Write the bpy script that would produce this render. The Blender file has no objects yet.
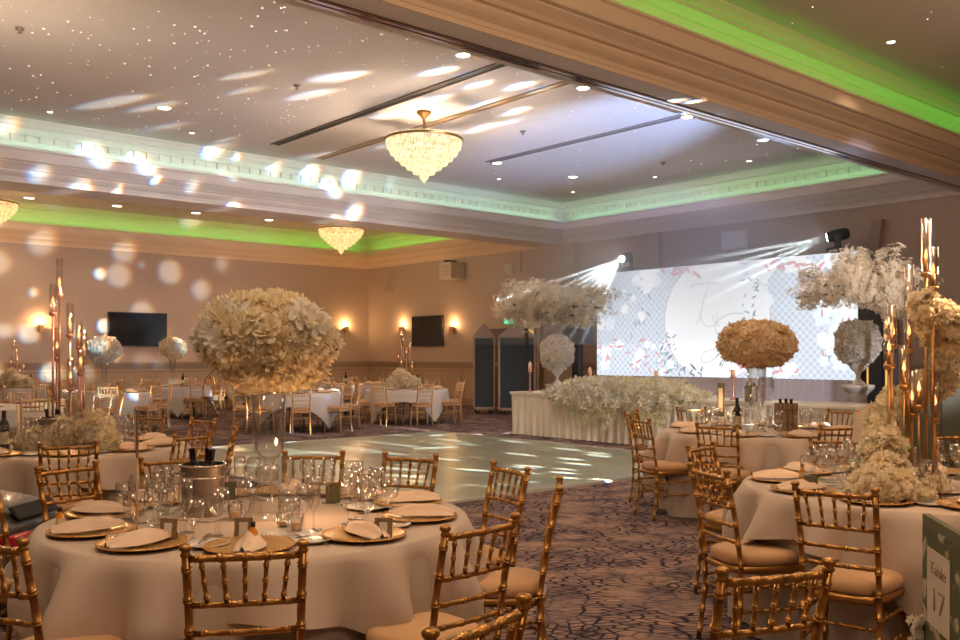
import bpy, math, random
from mathutils import Vector, Matrix
R = math.radians
PI = math.pi
rnd = random.Random(7)
sc = bpy.context.scene
col = sc.collection

# ------------------------------------------------------------------ camera
CH = 1.48
YAW = R(49)
FW = Vector((math.cos(YAW), math.sin(YAW), 0))
RT = Vector((math.sin(YAW), -math.cos(YAW), 0))
cam = bpy.data.objects.new('camera', bpy.data.cameras.new('camera'))
col.objects.link(cam)
cam.location = (0, 0, CH)
cam.rotation_euler = (PI/2, 0, YAW - PI/2)
cam.data.lens = 34.5
cam.data.sensor_width = 36
cam.data.shift_y = 0.038
cam.data.clip_end = 200
sc.camera = cam
F0 = 920.0
HY = 356.5

# ------------------------------------------------------------------ colour management
sc.view_settings.view_transform = 'Standard'
sc.view_settings.look = 'None'
sc.view_settings.gamma = 1
sc.view_settings.use_curve_mapping = False
sc.view_settings.exposure = 0.15
sc.cycles.use_denoising = True
sc.cycles.max_bounces = 7
sc.cycles.diffuse_bounces = 4
sc.cycles.transparent_max_bounces = 40
sc.cycles.volume_bounces = 0
sc.cycles.sample_clamp_indirect = 4
sc.cycles.blur_glossy = 0.5
sc.cycles.caustics_reflective = False
sc.cycles.caustics_refractive = False

# ------------------------------------------------------------------ world
w = bpy.data.worlds.new('world')
sc.world = w
w.use_nodes = True
w.node_tree.nodes['Background'].inputs[0].default_value = (0.02, 0.02, 0.025, 1)
w.node_tree.nodes['Background'].inputs[1].default_value = 1.0

# ------------------------------------------------------------------ light levels
E_CHAND_NEAR = 105
E_CHAND_MID = 175
E_CHAND_FAR = 110
E_DOWN = 42
E_SCONCE = 22
E_GREEN = 8
E_GREEN_MID = 6.5
WARM = (1.0, 0.66, 0.38)
WARM2 = (1.0, 0.74, 0.50)

def lamp(name, kind, loc, energy, color, **kw):
    d = bpy.data.lights.new(name, kind)
    d.energy = energy
    d.color = color
    for k, v in kw.items():
        setattr(d, k, v)
    o = bpy.data.objects.new(name, d)
    col.objects.link(o)
    o.location = loc
    return o

def aim(o, tgt):
    o.rotation_euler = (Vector(tgt) - o.location).to_track_quat('-Z', 'Y').to_euler()

# ------------------------------------------------------------------ coordinates
def W(lat, dep, z=0.0):
    p = FW*dep + RT*lat
    return Vector((p.x, p.y, z))

def PX(px, py, d):
    return W((px-480)/F0*d, d, CH + (HY-py)/F0*d)

def onX(px, py, X):
    u = (px-480)/F0
    return PX(px, py, X/(FW.x+u*RT.x))

def onY(px, py, Y):
    u = (px-480)/F0
    return PX(px, py, Y/(FW.y+u*RT.y))

def onZ(px, py, z):
    return PX(px, py, (CH-z)*F0/(py-HY))

# ------------------------------------------------------------------ materials
def new_mat(name):
    m = bpy.data.materials.new(name)
    m.use_nodes = True
    nt = m.node_tree
    return m, nt, nt.nodes['Principled BSDF'], nt.nodes['Material Output']

def mat(name, c, rough=0.6, metal=0.0, noise=0.08, scale=12.0, sheen=0.0, bump=0.0, bscale=60.0, spec=0.5, coat=0.0):
    m, nt, b, out = new_mat(name)
    b.inputs['Roughness'].default_value = rough
    b.inputs['Metallic'].default_value = metal
    b.inputs['Specular IOR Level'].default_value = spec
    if coat: b.inputs['Coat Weight'].default_value = coat
    if sheen:
        b.inputs['Sheen Weight'].default_value = sheen
    tc = nt.nodes.new('ShaderNodeTexCoord')
    n = nt.nodes.new('ShaderNodeTexNoise')
    n.inputs['Scale'].default_value = scale
    n.inputs['Detail'].default_value = 3
    nt.links.new(tc.outputs['Object'], n.inputs['Vector'])
    mx = nt.nodes.new('ShaderNodeMix'); mx.data_type = 'RGBA'
    mx.inputs['A'].default_value = tuple(x*(1-noise) for x in c) + (1,)
    mx.inputs['B'].default_value = tuple(min(1, x*(1+noise)) for x in c) + (1,)
    nt.links.new(n.outputs['Fac'], mx.inputs['Factor'])
    nt.links.new(mx.outputs['Result'], b.inputs['Base Color'])
    if bump:
        n2 = nt.nodes.new('ShaderNodeTexNoise'); n2.inputs['Scale'].default_value = bscale
        nt.links.new(tc.outputs['Object'], n2.inputs['Vector'])
        bp = nt.nodes.new('ShaderNodeBump'); bp.inputs['Strength'].default_value = bump
        bp.inputs['Distance'].default_value = 0.01
        nt.links.new(n2.outputs['Fac'], bp.inputs['Height'])
        nt.links.new(bp.outputs['Normal'], b.inputs['Normal'])
    return m

def emit(name, c, s, noise=0.0, scale=20):
    m, nt, b, out = new_mat(name)
    nt.nodes.remove(b)
    e = nt.nodes.new('ShaderNodeEmission')
    e.inputs['Color'].default_value = tuple(c)+(1,)
    e.inputs['Strength'].default_value = s
    nt.links.new(e.outputs[0], out.inputs['Surface'])
    return m

def glass(name, tint=(1, 1, 1), refl=1.0, base=0.06):
    m, nt, b, out = new_mat(name)
    nt.nodes.remove(b)
    t = nt.nodes.new('ShaderNodeBsdfTransparent'); t.inputs[0].default_value = tuple(tint)+(1,)
    g = nt.nodes.new('ShaderNodeBsdfGlossy'); g.inputs['Roughness'].default_value = 0.06
    lw = nt.nodes.new('ShaderNodeLayerWeight'); lw.inputs['Blend'].default_value = 0.35
    ma = nt.nodes.new('ShaderNodeMath'); ma.operation = 'MULTIPLY_ADD'; ma.use_clamp = True
    ma.inputs[1].default_value = 0.75*refl; ma.inputs[2].default_value = base
    nt.links.new(lw.outputs['Facing'], ma.inputs[0])
    mx = nt.nodes.new('ShaderNodeMixShader')
    nt.links.new(ma.outputs[0], mx.inputs[0]); nt.links.new(t.outputs[0], mx.inputs[1]); nt.links.new(g.outputs[0], mx.inputs[2])
    nt.links.new(mx.outputs[0], out.inputs['Surface'])
    return m

def petal_mat(name, c1, c2, scale=14.0, trans=0.25):
    m, nt, b, out = new_mat(name)
    b.inputs['Roughness'].default_value = 0.7
    b.inputs['Specular IOR Level'].default_value = 0.2
    tc = nt.nodes.new('ShaderNodeTexCoord')
    n = nt.nodes.new('ShaderNodeTexNoise'); n.inputs['Scale'].default_value = scale; n.inputs['Detail'].default_value = 2
    nt.links.new(tc.outputs['Object'], n.inputs['Vector'])
    cr = nt.nodes.new('ShaderNodeValToRGB')
    cr.color_ramp.elements[0].position = 0.35; cr.color_ramp.elements[0].color = tuple(c2)+(1,)
    cr.color_ramp.elements[1].position = 0.6; cr.color_ramp.elements[1].color = tuple(c1)+(1,)
    nt.links.new(n.outputs['Fac'], cr.inputs[0]); nt.links.new(cr.outputs[0], b.inputs['Base Color'])
    tr = nt.nodes.new('ShaderNodeBsdfTranslucent'); nt.links.new(cr.outputs[0], tr.inputs[0])
    mx = nt.nodes.new('ShaderNodeMixShader'); mx.inputs[0].default_value = trans
    nt.links.new(b.outputs[0], mx.inputs[1]); nt.links.new(tr.outputs[0], mx.inputs[2])
    nt.links.new(mx.outputs[0], out.inputs['Surface'])
    return m

M = {}
M['wall'] = mat('wall_paint', (0.50, 0.39, 0.32), 0.75, noise=0.03, scale=1.5, bump=0.05, bscale=80)
M['wains'] = mat('wainscot_paint', (0.52, 0.38, 0.25), 0.5, noise=0.03, scale=2)
M['dado'] = mat('dado_rail_dark', (0.36, 0.27, 0.19), 0.5, noise=0.03, scale=2)  # darker tone than the wainscot
M['ceil'] = mat('ceiling_paint', (0.68, 0.57, 0.50), 0.85, noise=0.02, scale=1)
M['ceil_cool'] = mat('ceiling_paint_white', (0.80, 0.75, 0.74), 0.85, noise=0.02, scale=1)
M['mould'] = mat('moulding_paint', (0.78, 0.60, 0.43), 0.5, noise=0.02, scale=2)
M['mouldw'] = mat('moulding_paint_white', (0.84, 0.78, 0.76), 0.5, noise=0.02, scale=2)
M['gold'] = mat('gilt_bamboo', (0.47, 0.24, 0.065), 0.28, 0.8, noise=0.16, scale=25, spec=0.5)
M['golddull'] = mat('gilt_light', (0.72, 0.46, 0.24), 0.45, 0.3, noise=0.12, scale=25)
M['brass'] = mat('brass', (0.52, 0.30, 0.13), 0.42, 1.0, noise=0.05)
M['rose'] = mat('rose_gold', (0.78, 0.42, 0.32), 0.28, 0.9, noise=0.05)
M['cushion'] = mat('tan_cushion', (0.62, 0.36, 0.18), 0.8, noise=0.05, sheen=0.2)
M['cloth'] = mat('champagne_tablecloth', (0.56, 0.44, 0.35), 0.75, noise=0.04, scale=5, sheen=0.2, bump=0.1, bscale=300)
M['cloth2'] = mat('champagne_undercloth', (0.50, 0.42, 0.35), 0.8, noise=0.04, scale=5)
M['clothw'] = mat('white_tablecloth', (0.72, 0.68, 0.66), 0.8, noise=0.04, scale=5)
M['skirt'] = mat('ivory_table_skirt', (0.86, 0.80, 0.70), 0.75, noise=0.03, sheen=0.3)
M['napkin'] = mat('peach_napkin', (0.80, 0.60, 0.45), 0.8, noise=0.08, scale=20)
M['china'] = mat('white_china', (0.80, 0.74, 0.68), 0.2, noise=0.02)
M['plategold'] = mat('gold_charger', (0.76, 0.44, 0.15), 0.3, 0.6, noise=0.12, scale=90)
M['steel'] = mat('brushed_steel', (0.36, 0.31, 0.27), 0.38, 0.9, noise=0.02, scale=8)
M['cutlery'] = mat('cutlery_steel', (0.75, 0.70, 0.66), 0.2, 1.0)
M['blackglass'] = mat('black_bottle_glass', (0.012, 0.012, 0.014), 0.12, noise=0.2)
M['label'] = mat('bottle_label', (0.75, 0.68, 0.45), 0.6)
M['foil'] = mat('dark_foil', (0.03, 0.02, 0.03), 0.3, 0.3)
M['black'] = mat('black_plastic', (0.016, 0.017, 0.02), 0.35, noise=0.2)
M['tv'] = mat('tv_screen_glass', (0.008, 0.009, 0.012), 0.08, noise=0.1)
M['navy'] = mat('navy_panel', (0.022, 0.038, 0.055), 0.55, noise=0.15, scale=3)
M['tanframe'] = mat('tan_frame', (0.42, 0.31, 0.24), 0.6)
M['glass'] = glass('clear_glass', (1, 1, 1), 1.15, 0.09)
M['vase'] = glass('vase_glass', (0.99, 0.99, 0.985), 0.95, 0.06)
M['tube'] = glass('tube_glass', (1.0, 0.96, 0.94), 0.7, 0.05)
M['ghost'] = glass('smoked_glass', (0.6, 0.62, 0.64), 1.0, 0.1)
M['petal'] = petal_mat('cream_petals', (0.96, 0.89, 0.72), (0.94, 0.81, 0.58), 14, .4)
M['petalw'] = petal_mat('white_petals', (0.94, 0.91, 0.86), (0.86, 0.80, 0.70), 14, .4)
M['petaly'] = petal_mat('ivory_wisteria', (0.95, 0.92, 0.74), (0.86, 0.80, 0.54), 8, .4)
M['petalo'] = petal_mat('apricot_petals', (0.96, 0.84, 0.64), (0.92, 0.69, 0.44), 10)
M['blossom'] = petal_mat('cherry_blossom', (0.96, 0.92, 0.82), (0.94, 0.84, 0.68), 10, .45)
M['leaf'] = mat('leaf_green', (0.26, 0.32, 0.12), 0.6, noise=0.3)
M['olive'] = mat('bud_brown', (0.16, 0.12, 0.06), 0.6, noise=0.3)
M['bark'] = mat('dark_bark', (0.035, 0.028, 0.028), 0.8, noise=0.3, scale=20, bump=0.5)
M['stone'] = mat('white_stone', (0.66, 0.62, 0.58), 0.7, noise=0.1, scale=9)
M['wax'] = mat('peach_wax', (0.85, 0.52, 0.38), 0.5)
M['flame'] = emit('led_flame', (1.0, 0.52, 0.18), 2.2)
M['lampdisc'] = emit('downlight_lens', (1.0, 0.85, 0.68), 7.0)
M['star'] = emit('fibre_star', (1.0, 0.85, 0.72), 3.0)
M['green_card'] = mat('green_card', (0.13, 0.13, 0.065), 0.7)
M['card'] = mat('cream_card', (0.72, 0.62, 0.52), 0.7)
M['frame_brown'] = mat('patterned_frame', (0.30, 0.19, 0.10), 0.4, 0.2, noise=0.5, scale=90)
M['amber'] = mat('amber_liquid', (0.85, 0.33, 0.04), 0.15, noise=0.1)
M['orange'] = mat('orange_slice', (0.95, 0.50, 0.10), 0.4)
M['plastic'] = mat('white_plastic', (0.62, 0.57, 0.50), 0.5)
M['darkslot'] = mat('dark_slot', (0.06, 0.05, 0.045), 0.6)
M['tanslot'] = mat('tan_slot', (0.42, 0.32, 0.22), 0.6)
M['greyslot'] = mat('grey_slot', (0.26, 0.24, 0.24), 0.6)
M['alu'] = mat('aluminium_track', (0.85, 0.80, 0.88), 0.09, 1.0)
M['darkgreen'] = mat('dark_green_panel', (0.17, 0.185, 0.13), 0.7, noise=0.05)
M['yellow'] = emit('lit_yellow_window', (1.0, 0.55, 0.16), 0.9)
M['exit'] = emit('exit_sign_green', (0.05, 0.75, 0.35), 1.2)
M['wood'] = mat('door_wood', (0.16, 0.09, 0.06), 0.5, noise=0.2, scale=6)
M['backdrop'] = mat('lilac_backdrop', (0.82, 0.77, 0.84), 0.8)
M['carpaint'] = mat('grey_car_paint', (0.13, 0.125, 0.125), 0.38, 0.3, coat=0.5)
M['redlight'] = mat('red_tail_lens', (0.55, 0.02, 0.03), 0.2)
M['rubber'] = mat('rubber', (0.02, 0.02, 0.02), 0.8)
M['paleglow'] = mat('pale_headlamp', (0.7, 0.7, 0.7), 0.2)
M['crate'] = mat('slatted_wood', (0.30, 0.19, 0.12), 0.7, noise=0.3, scale=30)
M['ghostchair'] = mat('blush_gilt', (0.70, 0.52, 0.48), 0.5, 0.1)

# crystal of the chandeliers: the strings glow and let light through
def crystal_mat(name, c, s, tr):
    m, nt, b, out = new_mat(name)
    nt.nodes.remove(b)
    e = nt.nodes.new('ShaderNodeEmission'); e.inputs[0].default_value = tuple(c)+(1,)
    tc = nt.nodes.new('ShaderNodeTexCoord'); n = nt.nodes.new('ShaderNodeTexNoise'); n.inputs['Scale'].default_value = 14
    nt.links.new(tc.outputs['Object'], n.inputs['Vector'])
    ma = nt.nodes.new('ShaderNodeMapRange'); ma.inputs[1].default_value = 0.3; ma.inputs[2].default_value = 0.7
    ma.inputs[3].default_value = s*0.55; ma.inputs[4].default_value = s*1.35
    nt.links.new(n.outputs['Fac'], ma.inputs[0]); nt.links.new(ma.outputs[0], e.inputs[1])
    t = nt.nodes.new('ShaderNodeBsdfTransparent')
    mx = nt.nodes.new('ShaderNodeMixShader'); mx.inputs[0].default_value = tr
    nt.links.new(e.outputs[0], mx.inputs[1]); nt.links.new(t.outputs[0], mx.inputs[2])
    nt.links.new(mx.outputs[0], out.inputs['Surface'])
    return m
M['crystal'] = crystal_mat('lit_crystal', (1.0, 0.80, 0.42), 1.35, 0.15)
M['crystal2'] = crystal_mat('lit_crystal_amber', (1.0, 0.60, 0.24), 1.3, 0.15)

def carpet_mat():
    m, nt, b, out = new_mat('patterned_carpet')
    N, L = nt.nodes, nt.links
    b.inputs['Roughness'].default_value = 0.95
    b.inputs['Specular IOR Level'].default_value = 0.1
    tc = N.new('ShaderNodeTexCoord')
    mp = N.new('ShaderNodeMapping'); mp.inputs['Rotation'].default_value = (0, 0, R(41))
    L.new(tc.outputs['Object'], mp.inputs['Vector'])
    warp = N.new('ShaderNodeTexNoise'); warp.inputs['Scale'].default_value = 1.1; warp.inputs['Detail'].default_value = 2
    L.new(mp.outputs[0], warp.inputs['Vector'])
    vm = N.new('ShaderNodeVectorMath'); vm.operation = 'MULTIPLY_ADD'
    vm.inputs[1].default_value = (0.5, 0.5, 0); L.new(warp.outputs['Color'], vm.inputs[0]); L.new(mp.outputs[0], vm.inputs[2])
    # fine strands
    mp2 = N.new('ShaderNodeMapping'); mp2.inputs['Scale'].default_value = (4.5, 60, 1)
    L.new(vm.outputs[0], mp2.inputs['Vector'])
    st = N.new('ShaderNodeTexNoise'); st.inputs['Scale'].default_value = 1.6; st.inputs['Detail'].default_value = 5; st.inputs['Roughness'].default_value = 0.65
    L.new(mp2.outputs[0], st.inputs['Vector'])
    # patches
    mp3 = N.new('ShaderNodeMapping'); mp3.inputs['Scale'].default_value = (3.2, 4.2, 1)
    L.new(vm.outputs[0], mp3.inputs['Vector'])
    pt = N.new('ShaderNodeTexNoise'); pt.inputs['Scale'].default_value = 1.0; pt.inputs['Detail'].default_value = 3
    L.new(mp3.outputs[0], pt.inputs['Vector'])
    cr = N.new('ShaderNodeValToRGB')
    e = cr.color_ramp.elements
    e[0].position = 0.43; e[0].color = (0.060, 0.045, 0.060, 1)
    e[1].position = 0.62; e[1].color = (0.42, 0.27, 0.20, 1)
    x = e.new(0.52); x.color = (0.25, 0.175, 0.165, 1)
    av = N.new('ShaderNodeMath'); av.operation = 'MULTIPLY_ADD'; av.inputs[1].default_value = 0.45
    hf = N.new('ShaderNodeMath'); hf.operation = 'MULTIPLY'; hf.inputs[1].default_value = 0.6
    L.new(st.outputs['Fac'], hf.inputs[0]); L.new(pt.outputs['Fac'], av.inputs[0]); L.new(hf.outputs[0], av.inputs[2])
    L.new(av.outputs[0], cr.inputs[0])
    # dark crackle net, only in places
    mp4 = N.new('ShaderNodeMapping'); mp4.inputs['Scale'].default_value = (10, 17, 1)
    L.new(vm.outputs[0], mp4.inputs['Vector'])
    vo = N.new('ShaderNodeTexVoronoi'); vo.feature = 'DISTANCE_TO_EDGE'; vo.voronoi_dimensions = '2D'; vo.inputs['Scale'].default_value = 1.0
    L.new(mp4.outputs[0], vo.inputs['Vector'])
    c2 = N.new('ShaderNodeValToRGB'); c2.color_ramp.elements[0].position = 0.05; c2.color_ramp.elements[0].color = (1, 1, 1, 1)
    c2.color_ramp.elements[1].position = 0.16; c2.color_ramp.elements[1].color = (0, 0, 0, 1)
    L.new(vo.outputs['Distance'], c2.inputs[0])
    mk = N.new('ShaderNodeTexNoise'); mk.inputs['Scale'].default_value = 1.7; mk.inputs['Detail'].default_value = 1
    L.new(mp.outputs[0], mk.inputs['Vector'])
    c3 = N.new('ShaderNodeValToRGB'); c3.color_ramp.elements[0].position = 0.36; c3.color_ramp.elements[1].position = 0.50
    L.new(mk.outputs['Fac'], c3.inputs[0])
    mu = N.new('ShaderNodeMath'); mu.operation = 'MULTIPLY'
    L.new(c2.outputs[0], mu.inputs[0]); L.new(c3.outputs[0], mu.inputs[1])
    mx = N.new('ShaderNodeMix'); mx.data_type = 'RGBA'
    L.new(mu.outputs[0], mx.inputs['Factor']); L.new(cr.outputs[0], mx.inputs['A'])
    mx.inputs['B'].default_value = (0.022, 0.018, 0.034, 1)
    L.new(mx.outputs['Result'], b.inputs['Base Color'])
    return m
M['carpet'] = carpet_mat()

def dance_mat():
    m, nt, b, out = new_mat('dance_floor_vinyl')
    N, L = nt.nodes, nt.links
    b.inputs['Roughness'].default_value = 0.28
    tc = N.new('ShaderNodeTexCoord')
    br = N.new('ShaderNodeTexBrick'); br.inputs['Scale'].default_value = 1.0; br.offset = 0
    br.inputs['Brick Width'].default_value = 1.2; br.inputs['Row Height'].default_value = 1.2
    br.inputs['Mortar Size'].default_value = 0.006
    br.inputs['Color1'].default_value = (0.30, 0.33, 0.26, 1); br.inputs['Color2'].default_value = (0.32, 0.35, 0.28, 1)
    br.inputs['Mortar'].default_value = (0.25, 0.27, 0.22, 1)
    L.new(tc.outputs['Object'], br.inputs['Vector'])
    L.new(br.outputs['Color'], b.inputs['Base Color'])
    return m
M['dance'] = dance_mat()

def led_mat():
    m, nt, b, out = new_mat('led_wall_picture')
    N, L = nt.nodes, nt.links
    nt.nodes.remove(b)
    e = N.new('ShaderNodeEmission'); L.new(e.outputs[0], out.inputs['Surface']); e.inputs[1].default_value = 0.95
    tc = N.new('ShaderNodeTexCoord')
    mp = N.new('ShaderNodeMapping'); mp.inputs['Rotation'].default_value = (R(45), 0, 0); mp.inputs['Scale'].default_value = (0, 9, 9)
    L.new(tc.outputs['Object'], mp.inputs['Vector'])
    ck = N.new('ShaderNodeTexVoronoi'); ck.inputs['Scale'].default_value = 1.0; ck.inputs['Randomness'].default_value = 0.0
    L.new(mp.outputs[0], ck.inputs['Vector'])
    cr = N.new('ShaderNodeValToRGB'); cr.color_ramp.elements[0].position = 0.15; cr.color_ramp.elements[0].color = (0.60, 0.67, 0.80, 1)
    cr.color_ramp.elements[1].position = 0.55; cr.color_ramp.elements[1].color = (0.84, 0.89, 0.96, 1)
    L.new(ck.outputs['Distance'], cr.inputs[0])
    L.new(cr.outputs[0], e.inputs[0])
    return m
M['led'] = led_mat()
for k, c, s in (('led_white', (0.97, 0.98, 1.0), 1.0), ('led_cloud', (0.86, 0.92, 1.0), 1.0), ('led_leaf', (0.42, 0.52, 0.60), 0.9),
                ('led_pink', (0.80, 0.45, 0.50), 0.95), ('led_line', (0.78, 0.73, 0.74), 0.95), ('led_dark', (0.25, 0.30, 0.36), 0.9)):
    M[k] = emit(k, c, s)

# ------------------------------------------------------------------ object helpers
LABELS = {}
def tag(o, label=None, cat=None, group=None, kind=None):
    if label:
        n = len(label.split())
        if not 4 <= n <= 16: print('BAD LABEL LENGTH', n, label)
        if label in LABELS and LABELS[label] != (group or ''):
            print('DUP LABEL', label)
        elif label in LABELS:
            print('SHARED LABEL', label)
        LABELS[label] = group or ''
        o['label'] = label
    if cat: o['category'] = cat
    if group: o['group'] = group
    if kind: o['kind'] = kind
    return o

def empty(name, loc=(0, 0, 0), rz=0.0):
    o = bpy.data.objects.new(name, None)
    o.empty_display_size = 0.1
    col.objects.link(o)
    o.location = loc
    o.rotation_euler = (0, 0, rz)
    return o

CH_OF = {}
def parent(c, p):
    c.parent = p
    CH_OF.setdefault(p.name, []).append(c)

def copy_tree(o, p=None):
    c = o.copy()
    col.objects.link(c)
    for k in ('label', 'category', 'group'):
        if p is None and k in c: del c[k]
    if p is not None: parent(c, p)
    for ch in CH_OF.get(o.name, []):
        copy_tree(ch, c)
    return c

class MB:
    def __init__(s):
        s.v = []; s.f = []
    def add(s, vs, fs):
        b = len(s.v)
        s.v += [tuple(x) for x in vs]
        s.f += [tuple(i+b for i in f) for f in fs]
    def box(s, c, d, mx=None):
        x, y, z = d[0]/2, d[1]/2, d[2]/2
        vs = [Vector((sx*x, sy*y, sz*z)) for sx in (-1, 1) for sy in (-1, 1) for sz in (-1, 1)]
        if mx is not None: vs = [mx @ q for q in vs]
        c = Vector(c)
        s.add([q+c for q in vs], [(0, 1, 3, 2), (4, 6, 7, 5), (0, 4, 5, 1), (2, 3, 7, 6), (0, 2, 6, 4), (1, 5, 7, 3)])
    def quad(s, a, b, c, d):
        s.add([a, b, c, d], [(0, 1, 2, 3)])
    def tube(s, pts, rad, n=8, cap=True):
        pts = [Vector(p) for p in pts]
        if not hasattr(rad, '__len__'): rad = [rad]*len(pts)
        rings = []
        prev = None
        for i, p in enumerate(pts):
            t = (pts[min(i+1, len(pts)-1)] - pts[max(i-1, 0)])
            if t.length < 1e-9: t = Vector((0, 0, 1))
            t.normalize()
            if prev is None:
                a = t.orthogonal().normalized()
            else:
                a = (prev - t*prev.dot(t))
                a = a.normalized() if a.length > 1e-6 else t.orthogonal().normalized()
            prev = a
            bb = t.cross(a)
            rings.append([p + (a*math.cos(2*PI*k/n) + bb*math.sin(2*PI*k/n))*rad[i] for k in range(n)])
        vs = [q for r in rings for q in r]
        fs = []
        for i in range(len(rings)-1):
            for k in range(n):
                k2 = (k+1) % n
                fs.append((i*n+k, i*n+k2, (i+1)*n+k2, (i+1)*n+k))
        if cap:
            fs.append(tuple(range(n-1, -1, -1)))
            fs.append(tuple((len(rings)-1)*n+k for k in range(n)))
        s.add(vs, fs)
    def lathe(s, prof, c=(0, 0, 0), n=24, cap0=False, cap1=False, sx=1.0, sy=1.0):
        c = Vector(c)
        vs = []
        for r, z in prof:
            for k in range(n):
                a = 2*PI*k/n
                vs.append(c + Vector((r*math.cos(a)*sx, r*math.sin(a)*sy, z)))
        fs = []
        for i in range(len(prof)-1):
            for k in range(n):
                k2 = (k+1) % n
                fs.append((i*n+k, i*n+k2, (i+1)*n+k2, (i+1)*n+k))
        if cap0: fs.append(tuple(range(n-1, -1, -1)))
        if cap1: fs.append(tuple((len(prof)-1)*n+k for k in range(n)))
        s.add(vs, fs)
    def build(s, name, m, par=None, smooth=False, loc=None, bevel=0.0):
        me = bpy.data.meshes.new(name)
        me.from_pydata(s.v, [], s.f)
        me.materials.append(m)
        if smooth:
            me.polygons.foreach_set('use_smooth', [True]*len(me.polygons))
        me.update()
        o = bpy.data.objects.new(name, me)
        col.objects.link(o)
        if loc is not None: o.location = loc
        if par is not None: parent(o, par)
        if bevel:
            md = o.modifiers.new('bevel', 'BEVEL'); md.width = bevel; md.segments = 2; md.limit_method = 'ANGLE'
        return o

def struct(name, mb, m, **kw):
    return tag(mb.build(name, m, **kw), kind='structure')

def text_mesh(body, size, name, m, par, mx, extrude=0.0005):
    c = bpy.data.curves.new(name, 'FONT')
    c.body = body; c.size = size; c.extrude = extrude; c.align_x = 'CENTER'; c.align_y = 'CENTER'
    t = bpy.data.objects.new(name, c)
    me = bpy.data.meshes.new_from_object(t)
    me.name = name; me.materials.clear(); me.materials.append(m)
    o = bpy.data.objects.new(name, me)
    bpy.data.objects.remove(t)
    col.objects.link(o); parent(o, par)
    o.matrix_local = mx
    return o

# ================================================================== STRUCTURE
ZS, ZC = 4.50, 5.55       # soffit and ceiling heights
XR, YF, XL, YB = 18.0, 26.6, -6.0, -6.0
mb = MB(); mb.box(((XL+XR)/2, (YB+YF)/2, -0.05), (XR-XL+1, YF-YB+1, 0.1)); struct('floor', mb, M['carpet'])
mb = MB(); mb.box(((5.2+11.1)/2, (7.2+13.95)/2, 0.012), (11.1-5.2, 13.95-7.2, 0.024)); 
df = struct('floor_dance_area', mb, M['dance'])
mb = MB()
for a, b_, c_, d_ in ((5.12, 7.16, 11.18, 7.20), (5.12, 13.95, 11.18, 14.0), (5.12, 7.2, 5.2, 13.95), (11.1, 7.2, 11.18, 13.95)):
    mb.box(((a+c_)/2, (b_+d_)/2, 0.014), (c_-a, d_-b_, 0.028))
struct('trim_5', mb, M['paleglow'])

def wall(name, a, b):
    m_ = MB(); m_.box(((a[0]+b[0])/2, (a[1]+b[1])/2, 2.9), (abs(a[0]-b[0]), abs(a[1]-b[1]), 5.8)); return struct(name, m_, M['wall'])
wall('wall_right', (XR, YB), (XR+0.2, YF+0.2))
wall('wall_far', (XL, YF), (XR, YF+0.2))
wall('wall_left', (XL-0.2, YB), (XL, YF+0.2))
wall('wall_back', (XL, YB-0.2), (XR+0.2, YB))
# pilasters under the middle bulkhead and beside the screen
mb = MB(); mb.box((17.93, 17.3, 2.25), (0.14, 1.1, 4.5)); mb.box((17.93, 14.2, 2.25), (0.14, 0.5, 4.5)); struct('trim_6', mb, M['wall'])

# ceilings
mb = MB()
for y0, y1 in ((YB, 6.6), (6.9, 17.4), (18.0, YF)):
    pass
mb = MB(); mb.box(((XL+XR)/2, (YB+6.6)/2, ZC+0.05), (XR-XL, 6.6-YB, 0.1)); struct('ceiling', mb, M['ceil'])
mb = MB(); mb.box(((XL+XR)/2, (6.9+17.4)/2, ZC+0.05), (XR-XL, 10.5, 0.1)); struct('ceiling_middle', mb, M['ceil_cool'])
mb = MB(); mb.box(((XL+XR)/2, (18.0+YF)/2, ZC+0.05), (XR-XL, YF-18.0, 0.1)); struct('ceiling_far', mb, M['ceil'])
mb = MB(); mb.box(((XL+XR)/2, 6.725, ZS+0.03), (XR-XL, 0.55, 0.06)); struct('ceiling_near_beam', mb, M['mouldw'])
mb = MB(); mb.box(((XL+XR)/2, 17.75, ZS+0.03), (XR-XL, 0.9, 0.06)); struct('ceiling_middle_beam', mb, M['mouldw'])

def coffer(tagname, x0, x1, y0, y1, m, mcove):
    lower = [(.41, 4.498), (.385, 4.498), (.385, 4.545), (.375, 4.55), (.36, 4.59), (.30, 4.63), (.27, 4.665), (.27, 4.70), (.22, 4.705), (.19, 4.74),
             (.12, 4.785), (.10, 4.80), (.10, 4.815), (.04, 4.82), (.03, 4.835), (.03, 4.99), (0, 5.0), (0, 5.03), (.05, 5.03)]
    cove = [(.05, 5.03), (.05, 5.0), (.38, 5.0), (.38, 5.12), (.36, 5.13), (.34, 5.18), (.33, 5.19), (.33, 5.32), (.29, 5.325), (.27, 5.36), (.22, 5.40),
            (.20, 5.405), (.20, 5.44), (.15, 5.445), (.11, 5.49), (.06, 5.53), (.05, 5.56)]
    def sweep(prof):
        b = MB()
        vs = []
        for o_, z in prof:
            vs += [(x0-o_, y0-o_, z), (x1+o_, y0-o_, z), (x1+o_, y1+o_, z), (x0-o_, y1+o_, z)]
        fs = []
        for i in range(len(prof)-1):
            for k in range(4):
                k2 = (k+1) % 4
                fs.append((i*4+k, i*4+k2, (i+1)*4+k2, (i+1)*4+k))
        b.add(vs, fs)
        return b
    a = struct('trim_'+tagname, sweep(lower), m)
    c = struct('trim_cove_'+tagname, sweep(cove), mcove)
    return a, c
XLc = -5.6
coffer('1', XLc, 17.6, YB+.4, 6.05, M['mould'], M['mould'])
coffer('2', XLc, 17.6, 7.4, 16.9, M['mouldw'], M['mouldw'])
coffer('3', XLc, 17.6, 18.6, 26.2, M['mould'], M['mould'])
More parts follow.
